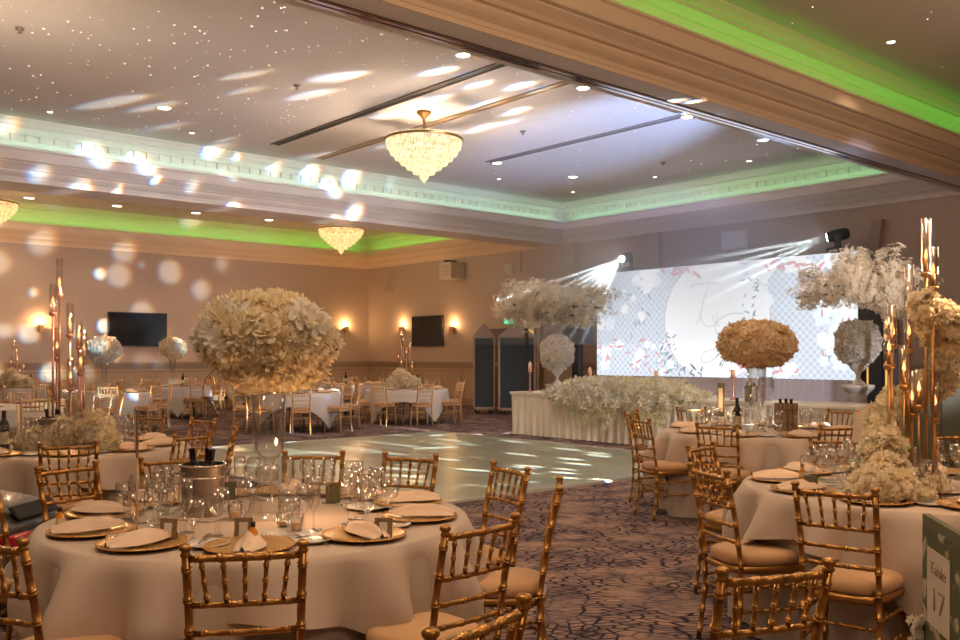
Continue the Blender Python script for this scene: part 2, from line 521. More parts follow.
# dentils of the middle coffer
mb = MB()
x = XLc + 1
while x < 17.85:
    mb.box((x, 17.205, 5.26), (0.10, 0.05, 0.11)); x += 0.235
y = 7.6
while y < 17.1:
    mb.box((17.905, y, 5.26), (0.05, 0.10, 0.11)); y += 0.235
struct('trim_dentils', mb, M['mouldw'])
# partition track in the near soffit
mb = MB(); mb.box((6.0, 6.80, ZS-0.006), (23.5, 0.05, 0.012)); mb.box((6.0, 6.88, ZS-0.006), (23.5, 0.05, 0.012))
t = mb.build('partition_track', M['alu']); tag(t, 'twin metal rail of the folding partition along the near ceiling beam', 'track')
mb = MB(); mb.box((6.0, 6.84, ZS-0.003), (23.5, 0.025, 0.008)); mb.box((6.0, 6.75, ZS-0.003), (23.5, 0.02, 0.008)); mb.build('groove', M['wood'], t)
t.update_tag()

# ceiling slots of the middle coffer
for (X, Y0, mm, wd, nm, lb) in ((8.6, 15.9, 'darkslot', .17, 'ceiling_slot', 'dark ceiling slot left of the middle chandelier'),
                           (9.9, 16.4, 'tanslot', .16, 'ceiling_slot', 'tan ceiling slot passing behind the middle chandelier'),
                           (12.75, 14.4, 'greyslot', .17, 'ceiling_slot', 'grey ceiling slot right of the middle chandelier, shortest of the three')):
    mb = MB(); L_ = Y0-7.4
    mb.box((X, (Y0+7.4)/2, ZC-0.004), (wd*.7, L_, 0.008))
    t = mb.build(nm, M[mm]); tag(t, lb, 'ceiling slot', 'slots in the middle ceiling')
    mb = MB()
    for s_ in (-1, 1): mb.box((X+s_*wd*.42, (Y0+7.4)/2, ZC-0.012), (wd*.12, L_, 0.024))
    mb.build('lip', M['greyslot' if mm != 'tanslot' else 'tanslot'], t)

# dado rails and wainscot
def dado(name, axis, pos, a, b, sgn):
    m_ = MB()
    def bx(h0, h1, t):
        c = (a+b)/2; L_ = b-a
        if axis == 'X': m_.box((pos-sgn*t/2, c, (h0+h1)/2), (t, L_, h1-h0))
        else: m_.box((c, pos-sgn*t/2, (h0+h1)/2), (L_, t, h1-h0))
    bx(1.20, 1.27, .08); bx(1.27, 1.31, .12); bx(1.12, 1.20, .03); bx(1.02, 1.05, .04)
    bx(0.0, 0.18, .03); bx(0.18, 0.20, .04)
    struct(name, m_, M['dado'])
    m_ = MB(); bx(0.2, 1.12, .012); struct(name.replace('dado', 'panelling'), m_, M['wains'])
    m2 = MB(); n = int((b-a)/1.0)
    for i in range(n):
        c0 = a + (i+.1)*(b-a)/n; c1 = a + (i+.9)*(b-a)/n
        for (p0, p1, z0, z1) in ((c0, c1, .90, .925), (c0, c1, .28, .305), (c0, c0+.025, .28, .925), (c1-.025, c1, .28, .925)):
            c = (p0+p1)/2
            if axis == 'X': m2.box((pos-sgn*.02, c, (z0+z1)/2), (.03, p1-p0, z1-z0))
            else: m2.box((c, pos-sgn*.02, (z0+z1)/2), (p1-p0, .03, z1-z0))
    struct(name.replace('dado', 'wainscot'), m2, M['wains'])
dado('trim_dado_right', 'X', XR, 3.0, YF-.02, 1)
dado('trim_dado_far', 'Y', YF, 0.0, XR-.1, 1)

# ceiling stars
mb = MB()
r2 = random.Random(3)
for k in range(950):
    reg = r2.random()
    if reg < .50: X, Y = r2.uniform(0, 9), r2.uniform(7.6, 16.7)
    elif reg < .66: X, Y = r2.uniform(9, 17), r2.uniform(7.6, 16.5)
    elif reg < .88: X, Y = r2.uniform(2, 17.4), r2.uniform(-1, 6)
    else: X, Y = r2.uniform(1, 17), r2.uniform(19, 26)
    if 7 < Y < 17 and min(abs(X-8.6), abs(X-9.9), abs(X-12.75)) < .2: continue
    s_ = r2.choice((.006, .008, .010, .014)) * (1.0 if Y > 7 else .7)
    mb.add([(X+s_*math.cos(a*PI/3), Y+s_*math.sin(a*PI/3), ZC-0.002) for a in range(6)], [(5, 4, 3, 2, 1, 0)])
st = mb.build('star_lights', M['star']); tag(st, 'tiny fibre-optic star lights scattered over the coffered ceilings', 'star lights', kind='stuff')

# ================================================================== CEILING FITTINGS
def chandelier(amber):
    root = empty('crystal_chandelier')
    cm = M['crystal2' if amber else 'crystal']
    # origin at the ceiling, hangs down
    m_ = MB(); m_.lathe([(0.001, 0), (.12, 0), (.125, -.02), (.10, -.05), (.05, -.09), (.025, -.13), (.02, -.2)], n=20); m_.build('ceiling_rose', M['brass'], root, True)
    m_ = MB(); m_.tube([(0, 0, -.1), (0, 0, -.52)], .013, 8); m_.lathe([(.014, -.24), (.035, -.27), (.014, -.30)], n=12); m_.build('stem', M['brass'], root, True)
    m_ = MB(); m_.lathe([(.60, -.44), (.66, -.46), (.66, -.49), (.60, -.50), (.60, -.44)], n=48)
    for k in range(4):
        a = k*PI/4; m_.tube([(-.6*math.cos(a), -.6*math.sin(a), -.47), (.6*math.cos(a), .6*math.sin(a), -.47)], .01, 6)
    m_.build('ring', M['brass'], root, True)
    tiers = [(.655, -.44, .17, 84), (.60, -.56, .14, 76), (.52, -.66, .13, 66), (.43, -.75, .12, 54), (.33, -.83, .12, 42), (.22, -.91, .12, 28), (.11, -.99, .12, 14)]
    for (r, z, h, n) in tiers:
        m_ = MB()
        for k in range(n):
            a = 2*PI*k/n
            mx = Matrix.Rotation(a, 3, 'Z') @ Matrix.Rotation(R(12), 3, 'Y')
            wv = 2*PI*r/n*.36
            rr = r - .02
            pts = [Vector((rr, -wv, z)), Vector((rr+.012, 0, z)), Vector((rr, wv, z)), Vector((rr-.012, 0, z)),
                   Vector((rr-.03, -wv, z-h)), Vector((rr-.02, 0, z-h-.015)), Vector((rr-.03, wv, z-h)), Vector((rr-.04, 0, z-h))]
            rot = Matrix.Rotation(a, 3, 'Z')
            m_.add([rot @ p for p in pts], [(0, 1, 5, 4), (1, 2, 6, 5), (2, 3, 7, 6), (3, 0, 4, 7), (3, 2, 1, 0), (4, 5, 6, 7)])
        m_.build('crystal_tier', cm, root)
    m_ = MB(); m_.lathe([(.001, -1.10), (.05, -1.12), (.03, -1.16), (.001, -1.20)], n=12); m_.build('finial', cm, root, True)
    return root

for i, (px, py, d, amber, e, lb) in enumerate((
        (424, 110, 15.3, 0, E_CHAND_MID, 'large tiered crystal chandelier hanging from the middle ceiling'),
        (341, 214, 26.0, 1, E_CHAND_FAR, 'amber crystal chandelier over the far tables, beyond the middle beam'),
        (-12, 170, 21.5, 1, E_CHAND_FAR, 'amber crystal chandelier cut by the left edge of the photo'))):
    p = PX(px, py, d)
    c = chandelier(amber)
    c.location = (p.x, p.y, ZC)
    tag(c, lb, 'chandelier', 'crystal chandeliers')
    lamp('chandelier_bulbs', 'POINT', (p.x, p.y, ZC-1.26), e, WARM2 if not amber else WARM, shadow_soft_size=.18)
    lamp('chandelier_uplight', 'POINT', (p.x, p.y, ZC-.28), e*.10, (1, .5, .2), shadow_soft_size=.05)
CN = []
for i, (X, Y) in enumerate(((5.0, 2.3), (0.3, 2.6), (11.2, 2.0), (1.5, -2.5))):
    lamp('chandelier_bulbs', 'POINT', (X, Y, ZC-.95), E_CHAND_NEAR, WARM2, shadow_soft_size=.35)
for X, Y in ((2.5, 11.5),):
    lamp('ceiling_fill', 'POINT', (X, Y, ZC-1.9), E_CHAND_MID*.6, WARM2, shadow_soft_size=.3)  # extra lamp added to brighten the middle ceiling, no fitting there

def downlight(p, r, lb, rim=True):
    root = empty('downlight', p)
    m_ = MB(); m_.lathe([(r, 0), (r*1.25, -.006), (r*1.3, 0)], n=20); m_.build('bezel', M['mouldw'], root, True)
    m_ = MB(); m_.add([(r*math.cos(2*PI*k/20), r*math.sin(2*PI*k/20), -.004) for k in range(20)], [tuple(range(19, -1, -1))]); m_.build('lens', M['lampdisc'], root)
    tag(root, lb, 'downlight', 'recessed ceiling downlights')
    return root
DL = [(164, 108, ZC, .10, 'large lit downlight on the left of the middle ceiling, above the green cove', 1),
      (50, 112, ZC, .04, 'small spot downlight near the left edge of the middle ceiling', 0),
      (192, 133, ZC, .04, 'small spot downlight beside the light streaks above the dentil cornice', 0),
      (463, 55, ZS, .07, 'downlight in the beam soffit above the dark ceiling slot', 1),
      (583, 88, ZS, .07, 'downlight in the beam soffit at the end of the tan slot', 1),
      (497, 163, ZC, .10, 'lit downlight at the left end of the grey ceiling slot', 1),
      (573, 177, ZC, .10, 'lit downlight near the far right corner of the middle ceiling', 1),
      (499, 179, ZC, .04, 'small spot downlight just below the grey slot end', 0),
      (573, 192, ZC, .04, 'small spot downlight closest to the corner of the green cove', 0),
      (687, 117, ZS, .07, 'downlight in the beam soffit at the end of the grey slot', 1),
      (763, 140, ZS, .07, 'downlight in the beam soffit nearest the screen', 1),
      (749, 161, ZC, .05, 'small bright downlight above the green cove over the screen', 0),
      (655, 177, ZC, .04, 'small downlight above the left end of the screen', 0),
      (29, 198, ZC, .12, 'downlight of the far ceiling beside the half-seen amber chandelier', 1),
      (117, 206, ZC, .12, 'downlight of the far ceiling, second from the left edge', 1),
      (196, 213, ZC, .12, 'downlight of the far ceiling, third from the left edge', 1),
      (269, 220, ZC, .12, 'downlight of the far ceiling next to the amber chandelier', 1),
      (891, 42, ZC, .05, 'bright little downlight in the brown ceiling at the upper right', 1)]
for (px, py, z, r, lb, lit) in DL:
    p = onZ(px, py, z)
    downlight((p.x, p.y, z-.001), r, lb)
    if lit:
        l = lamp('downlight_beam', 'SPOT', (p.x, p.y, z-.03), E_DOWN*1.9, WARM2, shadow_soft_size=.05, spot_size=R(100), spot_blend=.8)
for (X, Y) in ((1.0, 4.6), (3.2, 3.4), (4.4, 4.8), (5.6, 1.2), (7.6, 4.2), (9.4, 2.6), (2.4, .9), (.2, 1.0)):
    lamp('downlight_beam', 'SPOT', (X, Y, ZC-.03), E_DOWN*1.3, WARM2, shadow_soft_size=.06, spot_size=R(90), spot_blend=.7)

for (px, py, lb) in ((20, 28, 'small sprinkler head at the upper left of the ceiling'), (297, 85, 'small sprinkler head above the dark slot, amid the stars'),
                     (523, 131, 'small smoke detector between the tan and grey slots'), (861, 67, 'small sprinkler head above the bright green cove'),
                     (663, 162, 'small sprinkler head in the blue-lit corner of the ceiling')):
    p = onZ(px, py, ZC)
    m_ = MB(); m_.lathe([(.001, 0), (.055, 0), (.05, -.02), (.02, -.03), (.012, -.06), (.03, -.065), (.001, -.07)], n=14)
    o = m_.build('sprinkler_head', M['steel'], None, True, (p.x, p.y, ZC)); tag(o, lb, 'sprinkler', 'sprinkler heads and detectors')

# cove strips: real LED strips lying in the troughs
def strip(p0, p1, e, c, tgt):
    p0 = Vector(p0); p1 = Vector(p1)
    L_ = (p1-p0).length
    o = lamp('led_cove_strip', 'AREA', (p0+p1)/2, e*L_, c, shape='RECTANGLE', size=L_, size_y=.06)
    d = (p1-p0).normalized()
    zax = -Vector(tgt).normalized()      # lamp shines along -Z
    yax = zax.cross(d)
    o.rotation_euler = Matrix((d, yax, zax)).transposed().to_euler()
GREEN = (0.07, 1.0, 0.09)
GREENM = (0.50, 1.0, 0.68)
strip((XLc, 6.16, 5.06), (17.6, 6.16, 5.06), E_GREEN*.12, GREEN, (0, .75, .66))
strip((XLc, 17.01, 5.06), (17.6, 17.01, 5.06), E_GREEN_MID*.12, GREENM, (0, .75, .66))
strip((17.71, 7.4, 5.06), (17.71, 16.9, 5.06), E_GREEN_MID*.10, (.35, 1, .42), (.75, 0, .66))
strip((XLc, 26.31, 5.06), (17.6, 26.31, 5.06), E_GREEN*.12, GREEN, (0, .75, .66))
strip((17.71, 18.6, 5.06), (17.71, 26.2, 5.06), E_GREEN*.12, GREEN, (.75, 0, .66))

# ================================================================== WALL FITTINGS
def television(name, axis, pos, c, w_, h_, lb):
    cx, z = c
    root = empty(name, (pos-.04, cx, z) if axis == 'X' else (cx, pos-.04, z), 0 if axis == 'X' else R(90))
    # local: faces -X
    m_ = MB(); m_.box((0, 0, 0), (.06, w_, h_)); m_.build('case', M['black'], root, bevel=.008)
    m_ = MB(); m_.box((-.032, 0, .005), (.004, w_-.05, h_-.06)); m_.build('screen', M['tv'], root)
    tag(root, lb, 'television', 'wall-mounted televisions')
a, b_ = onX(412, 330, XR-.06), onX(443, 330, XR-.06)
television('television', 'X', XR-.01, ((a.y+b_.y)/2, onX(428, 331, XR-.05).z), abs(a.y-b_.y), .97, 'flat black television between two wall sconces')
a, b_ = onY(108, 330, YF-.06), onY(167, 330, YF-.06)
television('television', 'Y', YF-.01, ((a.x+b_.x)/2, onY(137, 329.5, YF-.05).z), abs(a.x-b_.x), .98, 'flat black television on the far left wall')

def sconce(p, rz, e, lb):
    root = empty('wall_sconce', p, rz)       # local: wall at +X, light sticks out to -X
    m_ = MB(); m_.box((.0, 0, -.02), (.03, .07, .30)); m_.box((-.05, 0, -.10), (.10, .03, .03)); m_.build('backplate', M['brass'], root, bevel=.006)
    m_ = MB(); m_.lathe([(.035, -.14), (.05, -.10), (.075, 0), (.085, .07), (.075, .07), (.062, 0), (.04, -.09)], (-.11, 0, 0), 16); m_.build('shade', M['golddull'], root, True)
    m_ = MB(); m_.lathe([(.001, -.02), (.03, 0), (.03, .05), (.001, .075)], (-.11, 0, 0), 10); m_.build('bulb', M['flame'], root, True)
    tag(root, lb, 'sconce', 'brass wall sconces')
    q = root.matrix_basis @ Vector((-.12, 0, .10))
    if e: lamp('sconce_bulb', 'POINT', root.location + Matrix.Rotation(rz, 3, 'Z') @ Vector((-.13, 0, .13)), e, (1, .56, .22), shadow_soft_size=.04)
p = onX(403, 329, XR-.01); sconce((p.x, p.y, p.z), 0, E_SCONCE, 'lit brass sconce left of the black television')
p = onX(454, 329, XR-.01); sconce((p.x, p.y, p.z), 0, E_SCONCE, 'lit brass sconce right of the black television, beside the navy panels')
p = onY(345, 329, YF-.01); sconce((p.x, p.y, p.z), R(90), E_SCONCE, 'lit brass sconce on the far wall close to the room corner')
p = onY(40, 327, YF-.01); sconce((p.x, p.y, p.z), R(90), E_SCONCE, 'lit brass sconce left of the far television')
p = onY(238, 329, YF-.01); sconce((p.x, p.y, p.z), R(90), E_SCONCE, 'lit brass sconce behind the big blossom ball')

# projector box, sensors, brackets on the right wall
p = onX(452, 271, XR-.3)
root = empty('wall_heater_box', (XR-.3, p.y, p.z)); m_ = MB(); m_.box((0, 0, 0), (.55, .55, .50)); m_.build('case', M['plastic'], root, bevel=.02)
m_ = MB()
for k in range(6): m_.box((-.28, 0, -.15+.06*k), (.012, .42, .02))
m_.build('grille', M['tanframe'], root); m_ = MB(); m_.box((.02, .1, .29), (.4, .12, .08)); m_.build('bracket', M['black'], root)
tag(root, 'white boxy air unit mounted high on the right wall', 'air unit')
p = onX(509, 269, XR-.05); m_ = MB(); m_.box((0, 0, 0), (.09, .28, .30)); o = m_.build('sensor_box', M['plastic'], None, loc=(XR-.05, p.y, p.z), bevel=.01); tag(o, 'small square white box high on the wall above the blossom tree', 'sensor box')
p = onX(520, 262, XR-.03); m_ = MB(); m_.box((0, 0, 0), (.05, .08, .55)); o = m_.build('cable_cover', M['wall'], None, loc=(XR-.03, p.y, p.z), bevel=.01); tag(o, 'slim cable cover running up beside the square box', 'cable cover')
p = onX(388, 283, XR-.06); m_ = MB(); m_.tube([(0, -.2, .4), (0, -.15, .1), (-.05, .0, -.15), (0, .15, -.25)], .035, 8); m_.box((.03, 0, -.2), (.04, .4, .12)); o = m_.build('wall_bracket', M['wall'], None, loc=(XR-.06, p.y, p.z)); tag(o, 'bent beige bracket high on the wall near the room corner', 'bracket')
p = onX(876, 238, XR-.1); m_ = MB(); m_.box((0, 0, 0), (.15, .22, .75), Matrix.Rotation(R(8), 3, 'X')); o = m_.build('wall_strut', M['tanframe'], None, loc=(XR-.1, p.y, p.z), bevel=.01); tag(o, 'slanted beige strut on the wall above the right blossom tree', 'strut')
p = onX(734, 240, XR-.1); m_ = MB(); m_.box((0, 0, 0), (.14, .62, .40)); o = m_.build('vent_box', M['mouldw'], None, loc=(XR-.08, p.y, p.z), bevel=.01); tag(o, 'pale wall vent box above the screen in the haze', 'vent box')

# door behind the navy panels with exit sign and small lit window
a = onX(492, 400, XR); b_ = onX(540, 400, XR)
yc = (a.y+b_.y)/2; wd = abs(a.y-b_.y)
m_ = MB(); m_.box((XR-.03, yc, 1.15), (.06, wd, 2.3)); d1 = struct('door_1', m_, M['wood'], bevel=.01)
p = onX(529, 331, XR-.07); m_ = MB(); m_.box((XR-.065, p.y, p.z), (.01, .36, .42)); m_.build('door_window', M['yellow'], d1)
m_ = MB(); m_.box((XR-.07, yc, 2.34), (.12, wd+.2, .10)); m_.box((XR-.07, yc-wd/2-.05, 1.15), (.12, .1, 2.3)); m_.box((XR-.07, yc+wd/2+.05, 1.15), (.12, .1, 2.3)); struct('trim_7', m_, M['wains'])
p = onX(509, 321, XR-.12); m_ = MB(); m_.box((0, 0, 0), (.05, .36, .16)); o = m_.build('exit_sign', M['exit'], None, loc=(XR-.13, p.y, p.z)); tag(o, 'green lit running-man exit sign over the door', 'exit sign')
m_ = MB(); m_.box((-.028, .06, -.01), (.004, .025, .08)); m_.box((-.028, .07, .045), (.004, .03, .03)); m_.box((-.028, .09, -.03), (.004, .06, .02)); m_.box((-.028, -.09, 0), (.004, .07, .10)); m_.build('pictogram', M['led_white'], o)

# ================================================================== NAVY MOBILE PANELS
def navy_cart(x0, x1, dp, ztop, zap, lb):
    a = PX(x0, 400, dp); b = PX(x1, 400, dp)
    L_ = (b-a).length; c = (a+b)/2
    root = empty('mobile_partition', (c.x, c.y, 0), math.atan2(b.y-a.y, b.x-a.x))
    wd = .62
    m_ = MB(); m_.box((0, 0, (ztop+.16)/2+.0), (L_-.05, wd, ztop-.16)); m_.build('body', M['navy'], root, bevel=.01)
    m_ = MB()
    for s_ in (-1, 1):
        for t_ in (-1, 1): m_.box((s_*(L_/2-.025), t_*(wd/2), (ztop+.12)/2), (.05, .05, ztop-.12))
        m_.box((0, s_*(wd/2), .15), (L_, .05, .06)); m_.box((0, s_*(wd/2), ztop), (L_, .05, .06))
    m_.build('frame', M['tanframe'], root)
    m_ = MB(); h = zap-ztop; z = ztop+.02
    vs = [(-L_/2, -wd/2, z), (L_/2, -wd/2, z), (L_/2, wd/2, z), (-L_/2, wd/2, z), (0, -wd/5, z+h), (0, wd/5, z+h)]
    m_.add(vs, [(0, 1, 4), (1, 2, 5, 4), (2, 3, 5), (3, 0, 4, 5)]); m_.build('pitched_top', M['tanframe'], root)
    for s_ in (-1, 1):
        for t_ in (-1, 1):
            k_ = MB(); k_.lathe([(.001, -.02), (.06, -.02), (.06, .02), (.001, .02)], n=14)
            k_.v = [(x_, z_, y_) for x_, y_, z_ in k_.v]
            o = k_.build('caster', M['rubber'], root, True, (s_*(L_/2-.12), t_*(wd/2-.05), .06))
            f_ = MB(); f_.box((0, 0, .055), (.05, .06, .05)); f_.build('caster_fork', M['steel'], o)
    tag(root, lb, 'mobile partition', 'navy wheeled partitions')
navy_cart(473, 495, 24.0, 1.98, 2.34, 'narrow navy wheeled partition with pitched top, left of the pair')
navy_cart(498, 535, 23.6, 1.98, 2.34, 'wider navy wheeled partition standing under the blossom tree')

# ================================================================== SCREEN
XS = 17.1
A = onX(597, 300, XS); B = onX(858, 300, XS)
YL, YR = A.y, B.y
ZT, ZB = 3.52, 1.02
sroot = empty('led_screen', (XS, (YL+YR)/2, ZB))
cy = (YL+YR)/2
m_ = MB(); m_.box((.07, 0, (ZT-ZB)/2), (.12, YL-YR, ZT-ZB)); m_.build('cabinet', M['black'], sroot)
m_ = MB(); m_.quad((0, (YL-YR)/2, 0), (0, -(YL-YR)/2, 0), (0, -(YL-YR)/2, ZT-ZB), (0, (YL-YR)/2, ZT-ZB)); m_.build('display', M['led'], sroot)
HW = (YL-YR)/2
def S(px, py, e=.004):
    q = onX(px, py, XS-e)
    return Vector((-e, q.y-cy, q.z-ZB))
def clampS(v):
    return Vector((v.x, max(-HW+.01, min(HW-.01, v.y)), max(.01, min(ZT-ZB-.01, v.z))))
# big white disc with pinkish rim
l_ = S(665, 318); r_ = S(770, 318)
dc = (l_+r_)/2; dr = abs(l_.y-r_.y)/2
dc.z = 1.27
m_ = MB(); m_.add([clampS(Vector((-.003, dc.y+dr*1.012*math.cos(k*PI/40), dc.z+dr*1.012*math.sin(k*PI/40)))) for k in range(80)], [tuple(range(79, -1, -1))]); m_.build('disc_rim', M['led_pink'], sroot)
m_ = MB(); m_.add([clampS(Vector((-.005, dc.y+dr*math.cos(k*PI/40), dc.z+dr*math.sin(k*PI/40)))) for k in range(80)], [tuple(range(79, -1, -1))]); m_.build('disc', M['led_white'], sroot)
r4 = random.Random(11)
def ellip(mb_, c, a, b, ang, e):
    n = 8
    pts = []
    for k in range(n):
        t_ = 2*PI*k/n
        u = a*math.cos(t_); v = b*math.sin(t_)*(1-.35*math.cos(t_))
        pts.append(clampS(Vector((-e, c.y+u*math.cos(ang)-v*math.sin(ang), c.z+u*math.sin(ang)+v*math.cos(ang)))))
    mb_.add(pts, [tuple(range(n-1, -1, -1))])
def cluster(mats, box_, n, size):
    for i in range(n):
        px = r4.uniform(box_[0], box_[2]); py = r4.uniform(box_[1], box_[3])
        key = r4.choice(mats)
        c = S(px, py)
        e = {'led_cloud': .010, 'led_white': .013, 'led_leaf': .007, 'led_pink': .016, 'led_dark': .019}[key] + i*.00002
        s_ = size*r4.uniform(.6, 1.3)
        if key in ('led_white', 'led_cloud'):
            for k in range(5):
                a_ = k*2*PI/5+i
                ellip(SCR[key], c+Vector((0, math.cos(a_)*s_*.38, math.sin(a_)*s_*.38)), s_*.46, s_*.42, a_, e)
        else:
            ellip(SCR[key], c, s_*.6, s_*.16, r4.uniform(0, PI), e)
SCR = {k: MB() for k in ('led_cloud', 'led_white', 'led_leaf', 'led_pink', 'led_dark')}
cluster(['led_white', 'led_white', 'led_cloud', 'led_leaf'], (597, 272, 612, 325), 26, .17)
cluster(['led_white', 'led_white', 'led_cloud', 'led_leaf'], (633, 268, 658, 295), 22, .17)
cluster(['led_leaf', 'led_leaf', 'led_white'], (622, 290, 650, 325), 18, .13)
cluster(['led_white', 'led_white', 'led_cloud'], (745, 262, 768, 305), 30, .16)
cluster(['led_dark', 'led_leaf'], (743, 270, 762, 320), 20, .11)
cluster(['led_white', 'led_cloud', 'led_white'], (822, 300, 856, 362), 40, .22)
cluster(['led_pink', 'led_leaf'], (820, 300, 850, 360), 10, .14)
cluster(['led_white', 'led_white', 'led_cloud', 'led_pink'], (720, 364, 800, 374), 28, .16)
cluster(['led_pink', 'led_leaf', 'led_dark', 'led_white'], (656, 330, 676, 374), 40, .12)
cluster(['led_dark', 'led_leaf', 'led_white'], (676, 366, 705, 375), 16, .15)
cluster(['led_pink'], (660, 268, 700, 275), 8, .2)
cluster(['led_pink', 'led_white'], (762, 260, 832, 268), 22, .2)
cluster(['led_pink', 'led_pink', 'led_white'], (598, 335, 655, 374), 30, .16)
nm = {'led_cloud': 'pale_flowers', 'led_white': 'white_flowers', 'led_leaf': 'grey_leaves', 'led_pink': 'pink_petals', 'led_dark': 'dark_leaves'}
for k, mb_ in SCR.items():
    mb_.build(nm[k], M[k], sroot)
def catmull(P, n=10):
    P = [Vector(p) for p in P]
    out_ = []
    for i in range(len(P)-1):
        p0, p1, p2, p3 = P[max(i-1, 0)], P[i], P[i+1], P[min(i+2, len(P)-1)]
        for k in range(n):
            t_ = k/n
            out_.append(.5*((2*p1)+(-p0+p2)*t_+(2*p0-5*p1+4*p2-p3)*t_*t_+(-p0+3*p1-3*p2+p3)*t_**3))
    out_.append(P[-1])
    return out_
m_ = MB()
def scr_line(pts, wd):
    P = catmull([S(600+x/3.43, 240+y/3.43, .022) for x, y in pts])
    for i in range(len(P)-1):
        d = P[i+1]-P[i]
        if d.length < 1e-6: continue
        d.normalize(); n_ = Vector((0, -d.z, d.y))*wd/2
        m_.add([P[i]-n_, P[i+1]-n_, P[i+1]+n_, P[i]+n_], [(0, 1, 2, 3)])
scr_line([(308, 172), (318, 157), (350, 150), (412, 147)], .035)
scr_line([(378, 152), (362, 185), (350, 230), (342, 270), (330, 292)], .03)
scr_line([(345, 240), (350, 275), (368, 297), (392, 290), (402, 268), (396, 255), (386, 262), (392, 280), (412, 296)], .022)
scr_line([(492, 252), (455, 252), (420, 265), (398, 290), (400, 318), (428, 318), (446, 300), (440, 340), (420, 375), (385, 412), (352, 418), (350, 395), (375, 378), (430, 366), (470, 352)], .028)
m_.build('monogram', M['led_line'], sroot)
tag(sroot, 'wide LED screen showing a white disc with script initials and pale flowers', 'LED screen')
# cloth under the screen
m_ = MB(); N_ = 160
vs = []
for k in range(N_+1):
    yy = HW - 2*HW*k/N_
    for z in (0.0, ZB-.01): vs.append((.02*math.sin(k*1.9), yy, z))
m_.add(vs, [(2*k, 2*k+2, 2*k+3, 2*k+1) for k in range(N_)])
o = m_.build('screen_skirt', M['backdrop'], None, True, (XS+.02, cy, 0)); tag(o, 'lilac-white cloth hanging under the LED screen', 'backdrop cloth')

# ------------------------------------------------------------------ moving-head lights
def moving_head(p, tgt, lb):
    root = empty('moving_head_light', p)
    m_ = MB(); m_.box((0, 0, .05), (.30, .34, .10)); m_.build('base', M['black'], root, bevel=.015)
    d = (Vector(tgt)-Vector(p)); d.normalize()
    hp = Vector((0, 0, .34))
    yaw_ = math.atan2(d.y, d.x)
    rz = Matrix.Rotation(yaw_, 3, 'Z')
    m_ = MB()
    for s_ in (-1, 1): m_.box(rz @ Vector((0, s_*.15, .22)), (.12, .04, .30), rz)
    m_.build('yoke', M['black'], root, bevel=.01)
    m_ = MB()
    m_.tube([hp-d*.22, hp-d*.18, hp-d*.05, hp+d*.08, hp+d*.16, hp+d*.20], [.06, .11, .125, .12, .10, .105], 16)
    m_.build('head', M['black'], root, True)
    m_ = MB(); m_.tube([hp+d*.201, hp+d*.206], [.075, .075], 16); m_.build('lens', M['beamlens'], root)
    tag(root, lb, 'stage light', 'moving-head stage lights')
    return Vector(p)+hp+d*.215, d
M['beamlens'] = emit('beam_lens', (.85, .93, 1.0), 60)
PL = onX(622, 276, XS); PL = Vector((XS+.07, PL.y-.05, ZT+.004))
PR = onX(836, 254, XS); PR = Vector((XS+.07, PR.y, ZT+.004))
TL = PX(540, 305, 19.0)
TR = PX(650, 290, 19.5)
ol, dl = moving_head(PL, TL, 'black moving-head stage light at the left top corner of the screen')
orr, drr = moving_head(PR, TR, 'black moving-head stage light at the right top corner of the screen')
# stands the stage lights sit on (lighting truss behind the screen)
for pp, lb in ((PL, 'black lighting pole behind the left end of the screen'), (PR, 'black lighting pole behind the right end of the screen')):
    m_ = MB(); m_.tube([(0, 0, 0), (0, 0, ZT-.02)], .03, 10); m_.lathe([(.3, 0), (.3, .02), (.04, .03)], n=16)
    o = m_.build('lighting_pole', M['black'], None, True, (pp.x+.4, pp.y, 0)); tag(o, lb, 'lighting pole', 'lighting poles')
    m_ = MB(); m_.box((-.2, 0, ZT-.005), (.56, .2, .012)); m_.build('bracket', M['black'], o)

# beams
def fan(orig, tgts, e, size, c):
    for t_ in tgts:
        l = lamp('stage_beam', 'SPOT', orig, e, c, shadow_soft_size=.02, spot_size=R(size), spot_blend=.3)
        aim(l, t_)
E_BEAM = 42000
BL = [PX(618-120*math.cos(R(a)), 264+120*math.sin(R(a)), 19.2) for a in (17, 24, 30, 36, 43, 50, 57, 65)]
fan(ol, BL, E_BEAM, 1.7, (.85, .95, 1.0))
BR = [PX(836-110*math.cos(R(a)), 244+110*math.sin(R(a)), 17.2) for a in (6, 11, 17, 23)]
fan(orr, BR, E_BEAM*.7, 2.2, (.8, .95, .95))
